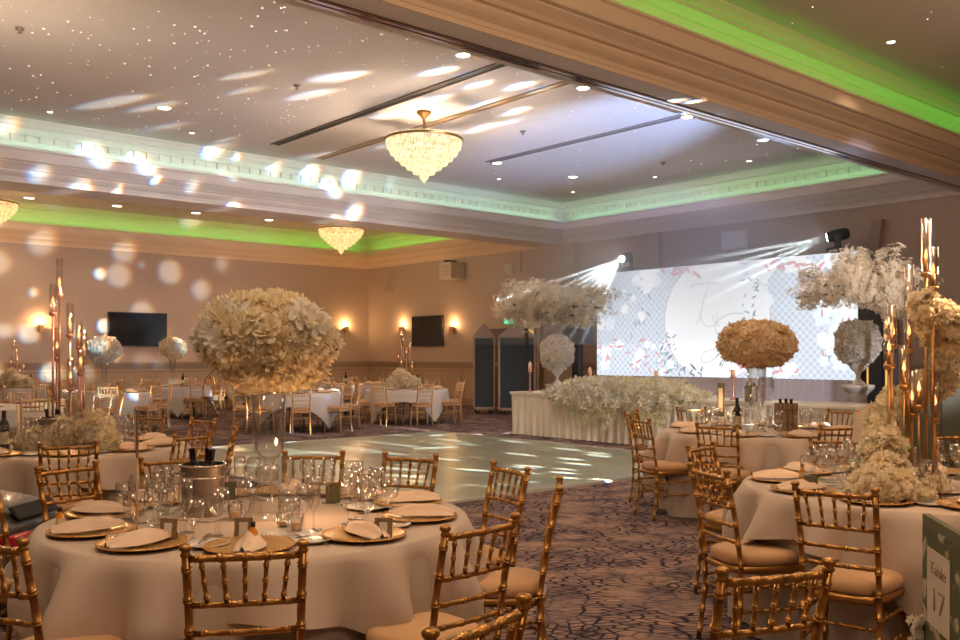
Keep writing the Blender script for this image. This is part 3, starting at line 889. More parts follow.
# gobo washes
def gobo(name, loc, tgt, size, e, scale, thr, seed, c=(1, 1, 1), sy=1.0):
    l = lamp(name, 'SPOT', loc, e, c, shadow_soft_size=.02, spot_size=R(size), spot_blend=.25)
    aim(l, tgt)
    d = l.data; d.use_nodes = True
    nt = d.node_tree; N, L = nt.nodes, nt.links
    em = [n for n in N if n.type == 'EMISSION'][0]
    tc = N.new('ShaderNodeTexCoord')
    cmb = N.new('ShaderNodeCombineColor')
    for i, k in enumerate((-.045, 0.0, .045)):
        mp = N.new('ShaderNodeMapping'); mp.inputs['Location'].default_value = (seed+k, seed*.7+k*.4, seed*.3)
        mp.inputs['Scale'].default_value = (scale, scale*sy, scale)
        L.new(tc.outputs['Normal'], mp.inputs['Vector'])
        vo = N.new('ShaderNodeTexVoronoi'); vo.inputs['Scale'].default_value = 1; vo.inputs['Randomness'].default_value = .8
        L.new(mp.outputs[0], vo.inputs['Vector'])
        mr = N.new('ShaderNodeMapRange'); mr.interpolation_type = 'SMOOTHSTEP'
        mr.inputs[1].default_value = thr*.55; mr.inputs[2].default_value = thr; mr.inputs[3].default_value = 1; mr.inputs[4].default_value = 0
        L.new(vo.outputs['Distance'], mr.inputs[0]); L.new(mr.outputs[0], cmb.inputs[i])
    L.new(cmb.outputs[0], em.inputs['Color'])
    return l
# three effect fittings on a stand right of the dance floor, beyond the frame; the washes are added fill
EF = Vector((9.8, 1.6, 3.1))
EL = Vector((9.9, 1.7, 1.9))
for t_, e_, sz, c_ in (((9, 17.2, 4.6), 2300, 38, (.84, .88, 1.0)), ((3, 17.2, 4.8), 1200, 30, (.9, .88, .95)), ((12.4, 11.2, .7), 1000, 21, (1, .90, .78)),
                       ((12.7, 11.0, 5.5), 6000, 27, (.42, .58, 1.0)), ((17.8, 14.5, 4.8), 900, 22, (1, .86, .80)), ((17.1, 10.2, .7), 900, 17, (.95, .9, 1.0))):
    l = lamp('wash_fill', 'SPOT', EL+(Vector((0, 1.5, -.7)) if t_[2] > 5.4 else Vector((0, 0, 0))), e_, c_, shadow_soft_size=.15, spot_size=R(sz), spot_blend=.8)  # unseen washes added to brighten bulkhead, ceiling, head table and screen skirt
    aim(l, t_)
l = lamp('wash_fill', 'SPOT', EF+Vector((0, .1, .5)), 3200, (.50, .52, 1.0), shadow_soft_size=.15, spot_size=R(17), spot_blend=.9)  # added violet wash to lift the haze and wall above the screen
aim(l, (16.6, 12.3, 4.05))
gobo('effect_light', EF+Vector((0, 0, -.9)), onY(225, 172, 17.2), 30, 14000, 22, .38, 3.1)
gobo('effect_light', EF+Vector((-.3, 0, .1)), onY(40, 272, YF), 17, 44000, 27, .27, 5.7)
gobo('effect_light', EF+Vector((-.3, 0, -.4)), onZ(430, 457, 0), 34, 24000, 25, .36, 8.3)

# haze round the stage
def haze_box(name, lo, hi, base, plumes, lb):
    m, nt, b, out = new_mat(name)
    N, L = nt.nodes, nt.links
    N.remove(b)
    vs = N.new('ShaderNodeVolumeScatter'); vs.inputs['Anisotropy'].default_value = .1
    L.new(vs.outputs[0], out.inputs['Volume'])
    c = Vector([(lo[i]+hi[i])/2 for i in range(3)]); d = [hi[i]-lo[i] for i in range(3)]
    tc = N.new('ShaderNodeTexCoord')
    last = None
    for (p, r_, dn) in plumes:
        ds = N.new('ShaderNodeVectorMath'); ds.operation = 'DISTANCE'; L.new(tc.outputs['Object'], ds.inputs[0]); ds.inputs[1].default_value = Vector(p)-c
        mr = N.new('ShaderNodeMapRange'); mr.interpolation_type = 'SMOOTHSTEP'; mr.inputs[1].default_value = 0; mr.inputs[2].default_value = r_; mr.inputs[3].default_value = dn; mr.inputs[4].default_value = 0
        L.new(ds.outputs['Value'], mr.inputs[0])
        ad = N.new('ShaderNodeMath'); ad.operation = 'ADD'; L.new(mr.outputs[0], ad.inputs[0])
        if last is None: ad.inputs[1].default_value = base
        else: L.new(last.outputs[0], ad.inputs[1])
        last = ad
    L.new(last.outputs[0], vs.inputs['Density'])
    m_ = MB(); m_.box((0, 0, 0), d)
    o = m_.build('haze', m, None, loc=c)
    tag(o, lb, 'haze', kind='stuff')
haze_box('stage_haze', (11.5, 7.5, 1.75), (17.05, 18.5, 4.46), .008, ((ol+Vector((-.8, .3, -.4)), 1.7, .55), (ol+Vector((-1.5, .3, -.6)), 3.2, .16), (orr+Vector((-.6, 2.0, 0)), 3.2, .22), (ol+Vector((-.4, -3.4, .3)), 3.0, .26)), 'thin white stage haze drifting in front of the screen top')

# ================================================================== FLOWERS
def flower(mb_, c, nrm, size, kind, rr):
    nrm = Vector(nrm).normalized()
    a = nrm.orthogonal().normalized(); b = nrm.cross(a)
    ph = rr.uniform(0, 2*PI)
    if kind == 'rose': rings = [(4, .30, .85), (5, .64, .62), (6, 1.0, .22)]
    elif kind == 'orchid': rings = [(5, 1.0, .12), (2, .4, .9)]
    elif kind == 'small': rings = [(5, 1.0, .35)]
    else: rings = [(4, 1.0, .3)]
    for (n, rad, lift) in rings:
        for k in range(n):
            t = ph + 2*PI*k/n + rr.uniform(-.12, .12) + rad
            dr = a*math.cos(t)+b*math.sin(t)
            sd = nrm.cross(dr)
            L = size*rad*rr.uniform(.85, 1.12); wdt = size*rad*(1.65 if kind == 'rose' else 1.05)*3.3/max(n, 4)*.8
            lf = size*lift*rr.uniform(.7, 1.2)
            p0 = c + dr*L*.12
            if kind in ('small', 'tiny'):
                m1 = c + dr*L*.6 + nrm*lf*.6
                mb_.add([p0, m1-sd*wdt*.5, c+dr*L+nrm*lf*.75, m1+sd*wdt*.5], [(0, 1, 2, 3)])
            else:
                m1 = c + dr*L*.55 + nrm*lf*.65
                e1 = c + dr*L*1.0 + nrm*lf*(.95 if kind == 'rose' else .2)
                mb_.add([p0-sd*wdt*.18, p0+sd*wdt*.18, m1-sd*wdt*.5, m1+nrm*(-size*.06), m1+sd*wdt*.5, e1-sd*wdt*.40-dr*L*.10, e1+dr*L*.04+nrm*size*.05, e1+sd*wdt*.40-dr*L*.10],
                        [(0, 1, 3, 2), (1, 4, 3), (2, 3, 6, 5), (3, 4, 7, 6)])

def ball_pts(n, sx, sy, sz, rr, jit=.1, zmin=-1):
    out_ = []
    for i in range(n):
        z = 1-2*(i+.5)/n
        if z < zmin: continue
        r = math.sqrt(1-z*z); t = i*2.39996
        d = Vector((r*math.cos(t), r*math.sin(t), z))
        k = 1+rr.uniform(-jit, jit)
        out_.append((Vector((d.x*sx*k, d.y*sy*k, d.z*sz*k)), Vector((d.x/sx, d.y/sy, d.z/sz)).normalized()))
    return out_

def core(mb_, sx, sy, sz, rr, f=.86):
    pr = []
    for i in range(9):
        a = -PI/2+PI*i/8
        pr.append((max(.001, math.cos(a)*sx*f), math.sin(a)*sz*f))
    mb_.lathe(pr, n=18, sy=sy/sx)

M['floral_foam'] = mat('tan_foliage_filler', (0.34, 0.27, 0.12), 0.9, noise=0.3, scale=30)
def superball(sx, sy, sz, n, size, kind, seed, zflat=None, jit=.08, sq=.82):
    """flower ball, a little squared off, with clumps"""
    rr = random.Random(seed)
    b = MB()
    lumps = [Vector((rr.gauss(0, 1), rr.gauss(0, 1), rr.gauss(0, 1))).normalized() for _ in range(26)]
    for c, nr in ball_pts(n, sx, sy, sz, rr, jit):
        d = Vector((c.x/sx, c.y/sy, c.z/sz)).normalized()
        m_ = max(d.dot(q) for q in lumps)
        k = .86+.16*max(0, min(1, (m_-.80)/.18))
        rxy = math.hypot(d.x, d.y)
        f = (abs(rxy)**(2/sq)+abs(d.z)**(2/sq))**(-sq/2)
        c = c*k*f*.94
        nr = (nr+Vector((rr.uniform(-.35, .35), rr.uniform(-.35, .35), rr.uniform(-.35, .35)))).normalized()
        flower(b, c, nr, size*rr.uniform(.7, 1.25), kind, rr)
    return b
def ball_core(o, sx, sy, sz):
    b = MB(); core(b, sx, sy, sz, None, .80); b.build('foliage_filler', M['floral_foam'], o, True)

def leaf_sprays(n, sx, sy, sz, size, seed):
    rr = random.Random(seed); b = MB()
    for i in range(n):
        t = rr.uniform(0, 2*PI); z = rr.uniform(-.7, .6); r = math.sqrt(1-z*z)
        d = Vector((r*math.cos(t), r*math.sin(t), z)); p = Vector((d.x*sx, d.y*sy, d.z*sz))
        q = p + d*size*.9 + Vector((0, 0, -size*rr.uniform(.2, 1.2)))
        b.tube([p*.9, (p+q)/2+d*size*.2, q], [.002, .002, .0015], 4)
        for k in range(4):
            c = p*.9+(q-p*.9)*(.4+.2*k); o = Vector((rr.uniform(-1, 1), rr.uniform(-1, 1), rr.uniform(-.6, .4))).normalized()*size*.28
            s_ = o.cross(d).normalized()*size*.09
            b.add([c, c+o*.5+s_, c+o, c+o*.5-s_], [(0, 1, 2, 3)])
    return b

# ================================================================== HEAD TABLE
XH, HZ = 12.0, .80
YH0, YH1 = 12.85, 5.95
root = empty('head_table', (XH+.38, (YH0+YH1)/2, 0))
L2 = (YH0-YH1)/2
m_ = MB(); m_.box((0, 0, HZ-.015), (.74, 2*L2-.02, .03)); m_.build('tabletop', M['crate'], root)
for k in range(4):
    for s_ in (-1, 1):
        m_ = MB(); m_.tube([(s_*.3, -L2+.2+k*(2*L2-.4)/3, 0), (s_*.3, -L2+.2+k*(2*L2-.4)/3, HZ-.03)], .018, 8); m_.build('leg', M['steel'], root)
tag(root, 'long head table for the couple in front of the LED screen', 'table')
def pleat(path, z0, z1, amp, wl, m, name, par, n_per=8):
    pts = [Vector(p) for p in path]
    vs = []; fs = []; s = 0
    P = []
    for i in range(len(pts)-1):
        L_ = (pts[i+1]-pts[i]).length; n = max(2, int(L_/wl*n_per)); d = (pts[i+1]-pts[i])/n; nn = Vector((d.y, -d.x, 0)).normalized()
        for k in range(n):
            s_ = s+L_*k/n
            a = amp*(math.sin(2*PI*s_/wl)+.4*math.sin(2*PI*s_/wl*.37+1))
            P.append((pts[i]+d*k, nn, a))
        s += L_
    P.append((pts[-1], nn, 0))
    rows = 6
    for r in range(rows+1):
        t = r/rows
        for (p, nn, a) in P:
            q = p+nn*a*(.15+.85*t)
            vs.append((q.x, q.y, z1+(z0-z1)*t))
    W_ = len(P)
    for r in range(rows):
        for k in range(W_-1): fs.append((r*W_+k, (r+1)*W_+k, (r+1)*W_+k+1, r*W_+k+1))
    b = MB(); b.add(vs, fs)
    return b.build(name, m, par, True)
o_ = empty('table_skirt', (XH+.38, (YH0+YH1)/2, 0))
pleat([(.40, L2+.02, 0), (-.40, L2+.02, 0), (-.40, -L2-.02, 0), (.40, -L2-.02, 0)], .01, HZ-.01, .028, .17, M['skirt'], 'pleated_cloth', o_)
m_ = MB(); m_.box((0, 0, HZ+.004), (.84, 2*L2+.08, .012)); m_.build('top_cloth', M['skirt'], o_, bevel=.004)
m_ = MB(); m_.box((-.425, 0, HZ-.02), (.012, 2*L2+.06, .04)); m_.build('band', M['skirt'], o_)
tag(o_, 'ivory pleated skirt and cloth dressing the long head table', 'table skirt')

# garland on the head table
rr = random.Random(21)
y0, y1 = onX(552, 400, XH).y, onX(703, 400, XH).y
b = MB(); bc = MB()
bc2 = Vector((XH, (y0+y1)/2, HZ))
for i in range(1500):
    t = rr.random(); yy = y0+(y1-y0)*t - bc2.y
    ends = min(1, 5*min(t, 1-t))
    hang = (.18+.38*abs(math.sin(t*9.1+1.3))*ends+.10*math.sin(t*31))*ends
    s = rr.random()
    top = .26*ends+.05
    if s < .5:
        c = Vector((.12+rr.uniform(-.28, .28), yy, rr.uniform(0.03, top)))
        nr = Vector((-.6, rr.uniform(-.5, .5), .7))
    else:
        c = Vector((-.08-rr.uniform(0, .16), yy, top-rr.random()*(hang+top)))
        nr = Vector((-1, rr.uniform(-.5, .5), rr.uniform(-.3, .6)))
    flower(b, c, nr, rr.uniform(.035, .075), 'small', rr)
for i in range(46):           # hanging wisteria tails
    yy = y0+(y1-y0)*(i+.5)/46-bc2.y; t = (i+.5)/46
    ends = min(1, 5*min(t, 1-t))
    ln = (.14+.34*rr.random())*ends
    x0_ = -.14-rr.random()*.12
    for k in range(int(ln/.022)):
        z = -.02-k*.022-.03*rr.random(); tp = .05*(1-k*.022/max(ln, .01))+.012
        flower(b, Vector((x0_+rr.uniform(-tp, tp), yy+rr.uniform(-tp, tp), z)), Vector((-1, rr.uniform(-1, 1), rr.uniform(-.7, .3))), .028, 'small', rr)
g = b.build('flower_garland', M['petaly'], None, False, bc2)
tag(g, 'ivory wisteria garland spilling over the front of the head table', 'garland')
b = MB()
for i in range(60):
    t = rr.random(); yy = y0+(y1-y0)*t-bc2.y
    c = Vector((-.1-rr.random()*.14, yy, rr.uniform(-.25, .2)*min(1, 5*min(t, 1-t)))); o = Vector((-.4, rr.uniform(-1, 1), -rr.random())).normalized()*.09
    s_ = o.cross(Vector((1, 0, 0))).normalized()*.02
    b.add([c, c+o*.5+s_, c+o, c+o*.5-s_], [(0, 1, 2, 3)])
b.build('leaves', M['leaf'], g)
b = MB()
for i in range(210):
    t = rr.random(); yy = y0+(y1-y0)*t-bc2.y; en = min(1, 5*min(t, 1-t))
    flower(b, Vector((-.12-rr.random()*.16, yy, rr.uniform(-.16, .27)*en)), Vector((-1, rr.uniform(-.6, .6), rr.uniform(-.2, .8))), rr.uniform(.07, .11), 'orchid', rr)
b.build('white_blooms', M['petalw'], g)

# ------------------------------------------------------------------ urns with flower balls on plinths
def urn_set(p, zp, lb1, lb2, lb3, ballm, ballr):
    root = empty('stone_plinth', (p.x, p.y, 0))
    h = zp
    m_ = MB(); m_.box((0, 0, .05), (.44, .44, .10)); m_.box((0, 0, .13), (.38, .38, .06)); m_.build('foot', M['stone'], root, bevel=.01)
    m_ = MB(); m_.lathe([(.15, .16), (.13, .22), (.125, h*.5), (.13, h-.2), (.16, h-.12)], n=20); m_.build('shaft', M['stone'], root, True)
    m_ = MB(); m_.lathe([(.16, h-.13), (.22, h-.07), (.24, h-.04), (.24, h), (.001, h)], n=20); m_.build('capital', M['stone'], root, True)
    tag(root, lb1, 'plinth', 'stone plinths beside the head table')
    u = MB(); u.lathe([(.001, 0), (.10, 0), (.105, .03), (.07, .05), (.035, .09), (.032, .15), (.05, .19), (.10, .23), (.135, .30), (.145, .36), (.17, .38), (.165, .39), (.13, .36)], n=24)
    o = u.build('flower_urn', M['stone'], None, True, (p.x, p.y, zp)); tag(o, lb2, 'urn', 'white urns')
    f = superball(ballr*.92, ballr*.92, ballr*.95, 420, .055, 'rose', int(p.y*10))
    o = f.build('flower_ball', ballm, None, False, (p.x, p.y, zp+.34+ballr*.86)); tag(o, lb3, 'flower ball')
    ball_core(o, ballr*.9, ballr*.9, ballr*.9)
    leaf_sprays(10, ballr*.9, ballr*.9, ballr*.9, .08, 5).build('leaves', M['leaf'], o)
XU = 13.6
p = onX(557, 386, XU); urn_set(p, p.z+.03, 'white stone plinth behind the left end of the head table', 'white urn left of the garland, behind the head table', 'round white rose ball in the urn left of the screen', M['petalw'], .36)
p = onX(858, 386, XU); urn_set(p, p.z+.02, 'white fluted stone plinth right of the LED screen', 'white urn standing right of the LED screen', 'round cream rose ball in the urn right of the screen', M['petalw'], .35)

# candlesticks on the head table
def candlestick(p, h, hc, lb, m='rose'):
    root = empty('candlestick', p)
    m_ = MB()
    pr = [(.001, 0), (.055, 0), (.055, .015), (.02, .03)]
    n = 5
    for k in range(n):
        z = .03+(h-.05)*k/n; dz = (h-.05)/n
        pr += [(.010, z+dz*.15), (.022, z+dz*.5), (.010, z+dz*.85)]
    pr += [(.045, h-.02), (.045, h), (.001, h)]
    m_.lathe(pr, n=12); m_.build('stem', M[m], root, True)
    m_ = MB(); m_.lathe([(.001, h), (.034, h), (.034, h+hc), (.028, h+hc-.004), (.001, h+hc-.01)], n=14); m_.build('candle', M['wax'], root, True)
    m_ = MB(); m_.lathe([(.001, h+hc), (.008, h+hc+.012), (.001, h+hc+.035)], n=8); m_.build('flame', M['flame'], root, True)
    tag(root, lb, 'candlestick', 'candlesticks on the head table')
for px, lat_, h, hc, lb in ((530, .12, .40, .15, 'rose-gold candlestick with peach candle at the left end of the head table'),
                       (590, .45, .30, .15, 'peach candle rising behind the flower garland, right of the white urn'),
                       (656, .45, .28, .15, 'peach candle in front of the lower screen edge, above the garland'),
                       (733, .30, .36, .10, 'tall slim candlestick left of the apricot flower ball')):
    p = onX(px, 390, XH+lat_); candlestick((p.x, p.y, HZ+.01), h, hc, lb)

# ------------------------------------------------------------------ blossom trees
def branch_pts(p, d, L, n, rr, droop=0, wig=.25):
    out_ = [Vector(p)]
    d = Vector(d).normalized()
    for k in range(n):
        d = (d+Vector((rr.uniform(-wig, wig), rr.uniform(-wig, wig), rr.uniform(-wig, wig)-droop))).normalized()
        out_.append(out_[-1]+d*L/n)
    return out_
def blossom_tree(base, hgt, sprays, lb, seed, fsz, mpet, trunk_bend=(0, 0)):
    """sprays: list of (end offset vector from the fork, puff radius, count)"""
    rr = random.Random(seed)
    root = empty('blossom_tree', base)
    fork = Vector((trunk_bend[0], trunk_bend[1], hgt))
    m_ = MB(); m_.tube([(0, 0, 0), (.02, .01, hgt*.4), fork*.75+Vector((.03, 0, 0)), fork], [.07, .055, .045, .04], 10); m_.lathe([(.001, .06), (.22, .06), (.25, 0)], n=16); m_.build('trunk', M['bark'], root, True)
    br = MB(); fl = MB()
    for (e, pr, cnt) in sprays:
        e = Vector(e); mid = fork+e*.5+Vector((0, 0, abs(e.length)*.10))
        P = catmull([fork, mid, fork+e], 6)
        br.tube(P, [.028*(1-.8*i/(len(P)-1))+.004 for i in range(len(P))], 6)
        for i in range(cnt):
            t = rr.random()**.6
            c = P[min(len(P)-1, int(t*(len(P)-1)))]
            o = Vector((rr.gauss(0, 1), rr.gauss(0, 1), rr.gauss(0, .8)))
            o = o.normalized()*pr*rr.random()**.5*(.45+.55*t)
            if i % 6 == 0: br.tube([c, c+o*.6+Vector((0, 0, .02)), c+o], [.006, .004, .002], 4, False)
            for k in range(11):
                q = c+o+Vector((rr.uniform(-1, 1), rr.uniform(-1, 1), rr.uniform(-1, 1)))*fsz*1.7
                flower(fl, q, (q-c).normalized()+Vector((0, 0, .2)), fsz*rr.uniform(.7, 1.2), 'small', rr)
    br.build('branches', M['bark'], root, True)
    fl.build('blossom', mpet, root)
    tag(root, lb, 'blossom tree', 'blossom trees')
    return root
def off(base, px, py, d):
    q = PX(px, py, d); return q
# left tree: trunk at px 526, d 20
D1 = 19.6
b1 = PX(526, 400, D1); b1.z = 0
f1 = PX(523, 322, D1)
spr = []
for px, py, dd, pr, c in ((505, 300, -.3, .38, 34), (515, 290, .5, .34, 30), (535, 292, -.4, .36, 34), (548, 284, .2, .30, 26), (560, 300, -.5, .34, 34), (578, 300, .1, .36, 34), (598, 308, -.2, .34, 40), (606, 294, .3, .30, 30),
                      (502, 312, .3, .30, 26), (545, 308, .6, .34, 30), (572, 316, .0, .26, 22), (590, 320, -.1, .28, 24), (592, 290, .3, .28, 24), (530, 306, .0, .34, 30)):
    spr.append((PX(px, py, D1+dd)-f1, pr*1.05, int(c*1.9)))
blossom_tree((b1.x, b1.y, 0), f1.z, spr, 'white blossom tree left of the screen, under the light beams', 5, .05, M['blossom'])
# right tree: fork about px 868, d 13.2
D2 = 13.0
b2 = PX(894, 400, D2); b2.z = 0
f2 = PX(894, 312, D2)
spr = []
for px, py, dd, pr, c in ((870, 268, -.2, .34, 60), (855, 280, .2, .30, 46), (888, 262, -.3, .34, 60), (905, 270, .2, .32, 50), (918, 285, -.1, .28, 40), (895, 288, .3, .30, 44), (868, 290, -.2, .26, 40), (860, 258, .1, .26, 40),
                      (835, 272, -.3, .24, 60), (818, 284, -.2, .22, 56), (797, 298, -.1, .19, 56), (838, 256, .2, .22, 46), (806, 276, .1, .20, 46), (852, 262, .0, .24, 50), (880, 278, .0, .32, 50), (848, 298, .1, .14, 12)):
    spr.append((PX(px, py, D2+dd)-f2, pr, c))
tr = blossom_tree((b2.x, b2.y, 0), f2.z, spr, 'cream blossom tree right of the screen with a branch reaching left', 9, .042, M['blossom'])

# speakers by the screen
def speaker(px0, px1, py0, py1, X, lb, stand=True):
    a = onX(px0, (py0+py1)/2, X); b_ = onX(px1, (py0+py1)/2, X)
    zt = onX((px0+px1)/2, py0, X).z; zb = onX((px0+px1)/2, py1, X).z
    wd = abs(a.y-b_.y)
    root = empty('loudspeaker', (X+.2, (a.y+b_.y)/2, zb))
    m_ = MB(); m_.box((0, 0, (zt-zb)/2), (.40, wd, zt-zb)); m_.build('cabinet', M['navy'], root, bevel=.02)
    m_ = MB(); m_.box((-.203, 0, (zt-zb)/2), (.01, wd*.9, (zt-zb)*.94)); m_.build('grille', M['black'], root)
    tag(root, lb, 'loudspeaker', 'loudspeakers beside the screen')
    r2_ = empty('speaker_stand', (X+.2, (a.y+b_.y)/2, 0))
    m_ = MB(); m_.box((0, 0, zb/2), (.16, .22 if stand else wd*.5, zb)); m_.build('column', M['black'], r2_)
    m_ = MB(); m_.box((0, 0, .03), (.5, .5, .06)); m_.build('foot', M['black'], r2_)
    tag(r2_, lb.replace('loudspeaker', 'stand carrying the loudspeaker'), 'speaker stand')
speaker(562, 582, 318, 343, 16.6, 'dark loudspeaker left of the LED screen')
speaker(859, 884, 302, 345, 15.6, 'big dark loudspeaker right of the LED screen')
# lit doorway behind the right urn
p0 = onX(866, 361, XR-.05); p1 = onX(892, 392, XR-.05)
m_ = MB(); m_.box((XR-.05, (p0.y+p1.y)/2, 1.1), (.06, abs(p0.y-p1.y)+.25, 2.2)); d2 = struct('door_2', m_, M['wood'], bevel=.01)
for k in range(2):
    m_ = MB(); m_.box((XR-.09, p0.y+(p1.y-p0.y)*(.27+.46*k), (p0.z+p1.z)/2), (.01, abs(p0.y-p1.y)*.40, p0.z-p1.z)); m_.build('door_window', M['yellow'], d2)
# dark side panels right
m_ = MB(); q0 = PX(903, 385, 12.6); q1 = PX(975, 385, 12.6); L_ = (q1-q0).length
c = (q0+q1)/2; root = empty('folding_screen', (c.x, c.y, 0), YAW-PI/2)
for k, (x0, x1) in enumerate(((-L_/2, -.02), (.02, L_/2))):
    m_ = MB(); m_.box(((x0+x1)/2, 0, .57), (x1-x0-.02, .05, 1.10)); m_.build('panel', M['darkgreen'], root, bevel=.01)
m_ = MB()
for s_ in (-1, 0, 1): m_.box((s_*L_/2*.96, .0, .05), (.08, .4, .04))
m_.build('foot', M['black'], root)
tag(root, 'low dark green folding screen at the right edge of the room', 'folding screen')

# ================================================================== CHAIRS
def ringtube(mb_, pts, r, sp=.105, rb=1.22, n=10, bw=.0045):
    pts = [Vector(p) for p in pts]
    # resample with bumps
    seg = [(pts[i+1]-pts[i]).length for i in range(len(pts)-1)]
    Lt = sum(seg)
    def at(s):
        for i, g_ in enumerate(seg):
            if s <= g_ or i == len(seg)-1: return pts[i].lerp(pts[i+1], max(0, min(1, s/g_)))
            s -= g_
    ss = [(0, r)]
    nb = max(1, int(round(Lt/sp)))
    for k in range(nb):
        s = Lt*(k+.5)/nb
        for ds, q in ((-bw*2.0, .96), (-bw*1.7, rb), (-bw*.6, rb), (-bw*.4, .98), (bw*.4, .98), (bw*.6, rb), (bw*1.7, rb), (bw*2.0, .96)): ss.append((s+ds, r*q))
        s2 = Lt*(k+1)/nb
    acc = 0
    for g_ in seg[:-1]:
        acc += g_; ss.append((acc, r))
    ss.append((Lt, r))
    ss.sort(key=lambda x: x[0])
    mb_.tube([at(s) for s, q in ss], [q for s, q in ss], n)

PB = [(.168, -.205, 0), (.163, -.170, .25), (.162, -.168, .46), (.165, -.205, .70), (.170, -.252, .90)]
def postpt(s, z):
    for i in range(len(PB)-1):
        a, b_ = PB[i], PB[i+1]
        if a[2] <= z <= b_[2]:
            t = (z-a[2])/(b_[2]-a[2]); return Vector((s*(a[0]+(b_[0]-a[0])*t), a[1]+(b_[1]-a[1])*t, z))
    return Vector((s*.170, -.252, z))
def spow(v, p): return math.copysign(abs(v)**p, v)
def cushion_mb(n=28):
    b = MB(); vs = []
    prof = [(.93, .438), (1.0, .448), (1.01, .470), (.97, .492), (.85, .503), (.5, .510), (.001, .512)]
    for f, z in prof:
        for k in range(n):
            t = 2*PI*k/n; y_ = spow(math.sin(t), .55)*.195; x_ = spow(math.cos(t), .55)*(.183+.02*(y_/.195))
            vs.append((x_*f, y_*f+.01, z))
    fs = [(i*n+k, i*n+(k+1) % n, (i+1)*n+(k+1) % n, (i+1)*n+k) for i in range(len(prof)-1) for k in range(n)]
    b.add(vs, fs); b.f.append(tuple(range(n-1, -1, -1)))
    return b
def seat_mb(n=28):
    b = MB(); vs = []
    prof = [(.86, .41), (1.0, .405), (1.04, .42), (1.04, .435), (.98, .442), (.86, .442)]
    for f, z in prof:
        for k in range(n):
            t = 2*PI*k/n; y_ = spow(math.sin(t), .45)*.200; x_ = spow(math.cos(t), .45)*(.180+.018*(y_/.2))
            vs.append((x_*f, y_*f+.008, z))
    b.add(vs, [(i*n+k, i*n+(k+1) % n, (i+1)*n+(k+1) % n, (i+1)*n+k) for i in range(len(prof)-1) for k in range(n)])
    return b
def near_chair():
    g = M['gold']
    root = empty('banquet_chair')
    for s_ in (-1, 1):
        m_ = MB(); ringtube(m_, [postpt(s_, z) for z in (0, .25, .46, .70, .90)], .0135, .10)
        m_.build('rear_leg', g, root, True)
        m_ = MB(); c = postpt(s_, .90); m_.lathe([(.0145, -.01), (.0175, -.005), (.013, .001), (.013, .005), (.0185, .010), (.020, .016), (.017, .023), (.008, .027), (.001, .028)], c, 12); m_.build('finial', g, root, True)
        m_ = MB(); ringtube(m_, [(s_*.178, .180, .43), (s_*.182, .186, .2), (s_*.188, .195, 0)], .015, .10); m_.build('front_leg', g, root, True)
    def rail(name, z, bow=.012, r=.0095, sp=.075):
        a, b_ = postpt(-1, z), postpt(1, z)
        P = [a.lerp(b_, k/8)+Vector((0, -bow*math.sin(PI*k/8), 0)) for k in range(9)]
        m_ = MB(); ringtube(m_, P, r, sp); m_.build(name, g, root, True); return P
    rail('top_rail', .882, r=.0115); P2 = rail('back_rail', .735); rail('back_rail', .645); rail('back_rail', .565)
    for k in range(5):
        t = (k+1)/6
        a = postpt(-1, .735).lerp(postpt(1, .735), t)+Vector((0, -.012*math.sin(PI*t), 0)); b_ = postpt(-1, .88).lerp(postpt(1, .88), .5+(t-.5)*1.12)+Vector((0, -.012*math.sin(PI*t), 0))
        m_ = MB(); ringtube(m_, [a, b_], .0072, .048, 1.35, 8, .003); m_.build('spindle', g, root, True)
    seat_mb().build('seat_frame', g, root, True)
    cushion_mb().build('seat_cushion', M['cushion'], root, True)
    for (a, b_) in (((-.18, .185, .30), (.18, .185, .30)), ((-.163, -.17, .30), (.163, -.17, .30)), ((-.163, -.17, .22), (-.182, .186, .22)), ((.163, -.17, .22), (.182, .186, .22)),
                    ((-.163, -.17, .34), (-.18, .185, .34)), ((.163, -.17, .34), (.18, .185, .34))):
        m_ = MB(); ringtube(m_, [a, b_], .009, .06, 1.3, 6, .004); m_.build('stretcher', g, root, True)
    return root
def far_chair(m):
    root = empty('banquet_chair')
    m_ = MB()
    for z, r in ((.885, .012), (.735, .010), (.645, .009), (.565, .009)): m_.tube([postpt(-1, z), postpt(1, z)], r, 5)
    for k in range(5):
        t = (k+1)/6; m_.tube([postpt(-1, .735).lerp(postpt(1, .735), t), postpt(-1, .885).lerp(postpt(1, .885), t)], .008, 4, False)
    m_.build('backrest', m, root)
    for s_ in (-1, 1):
        m_ = MB(); m_.tube([postpt(s_, z) for z in (0, .25, .46, .70, .915)], .016, 6); m_.build('rear_leg', m, root, True)
        m_ = MB(); m_.tube([(s_*.178, .180, .43), (s_*.188, .195, 0)], .016, 6); m_.build('front_leg', m, root, True)
    b = seat_mb(16)
    for (a, b_) in (((-.18, .185, .30), (.18, .185, .30)), ((-.163, -.17, .30), (.163, -.17, .30)), ((-.163, -.17, .25), (-.182, .186, .25)), ((.163, -.17, .25), (.182, .186, .25))): b.tube([a, b_], .009, 5, False)
    b.build('seat_frame', m, root, True)
    cushion_mb(16).build('seat_cushion', M['cushion'], root, True)
    return root
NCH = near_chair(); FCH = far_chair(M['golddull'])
used = {'n': False, 'f': False}
HOURS = ['twelve', 'one', 'two', 'three', 'four', 'five', 'six', 'seven', 'eight', 'nine', 'ten', 'eleven']
def hour(dl, dd):
    return HOURS[int(round((90-math.degrees(math.atan2(dd, dl)))/30)) % 12]+" o'clock"
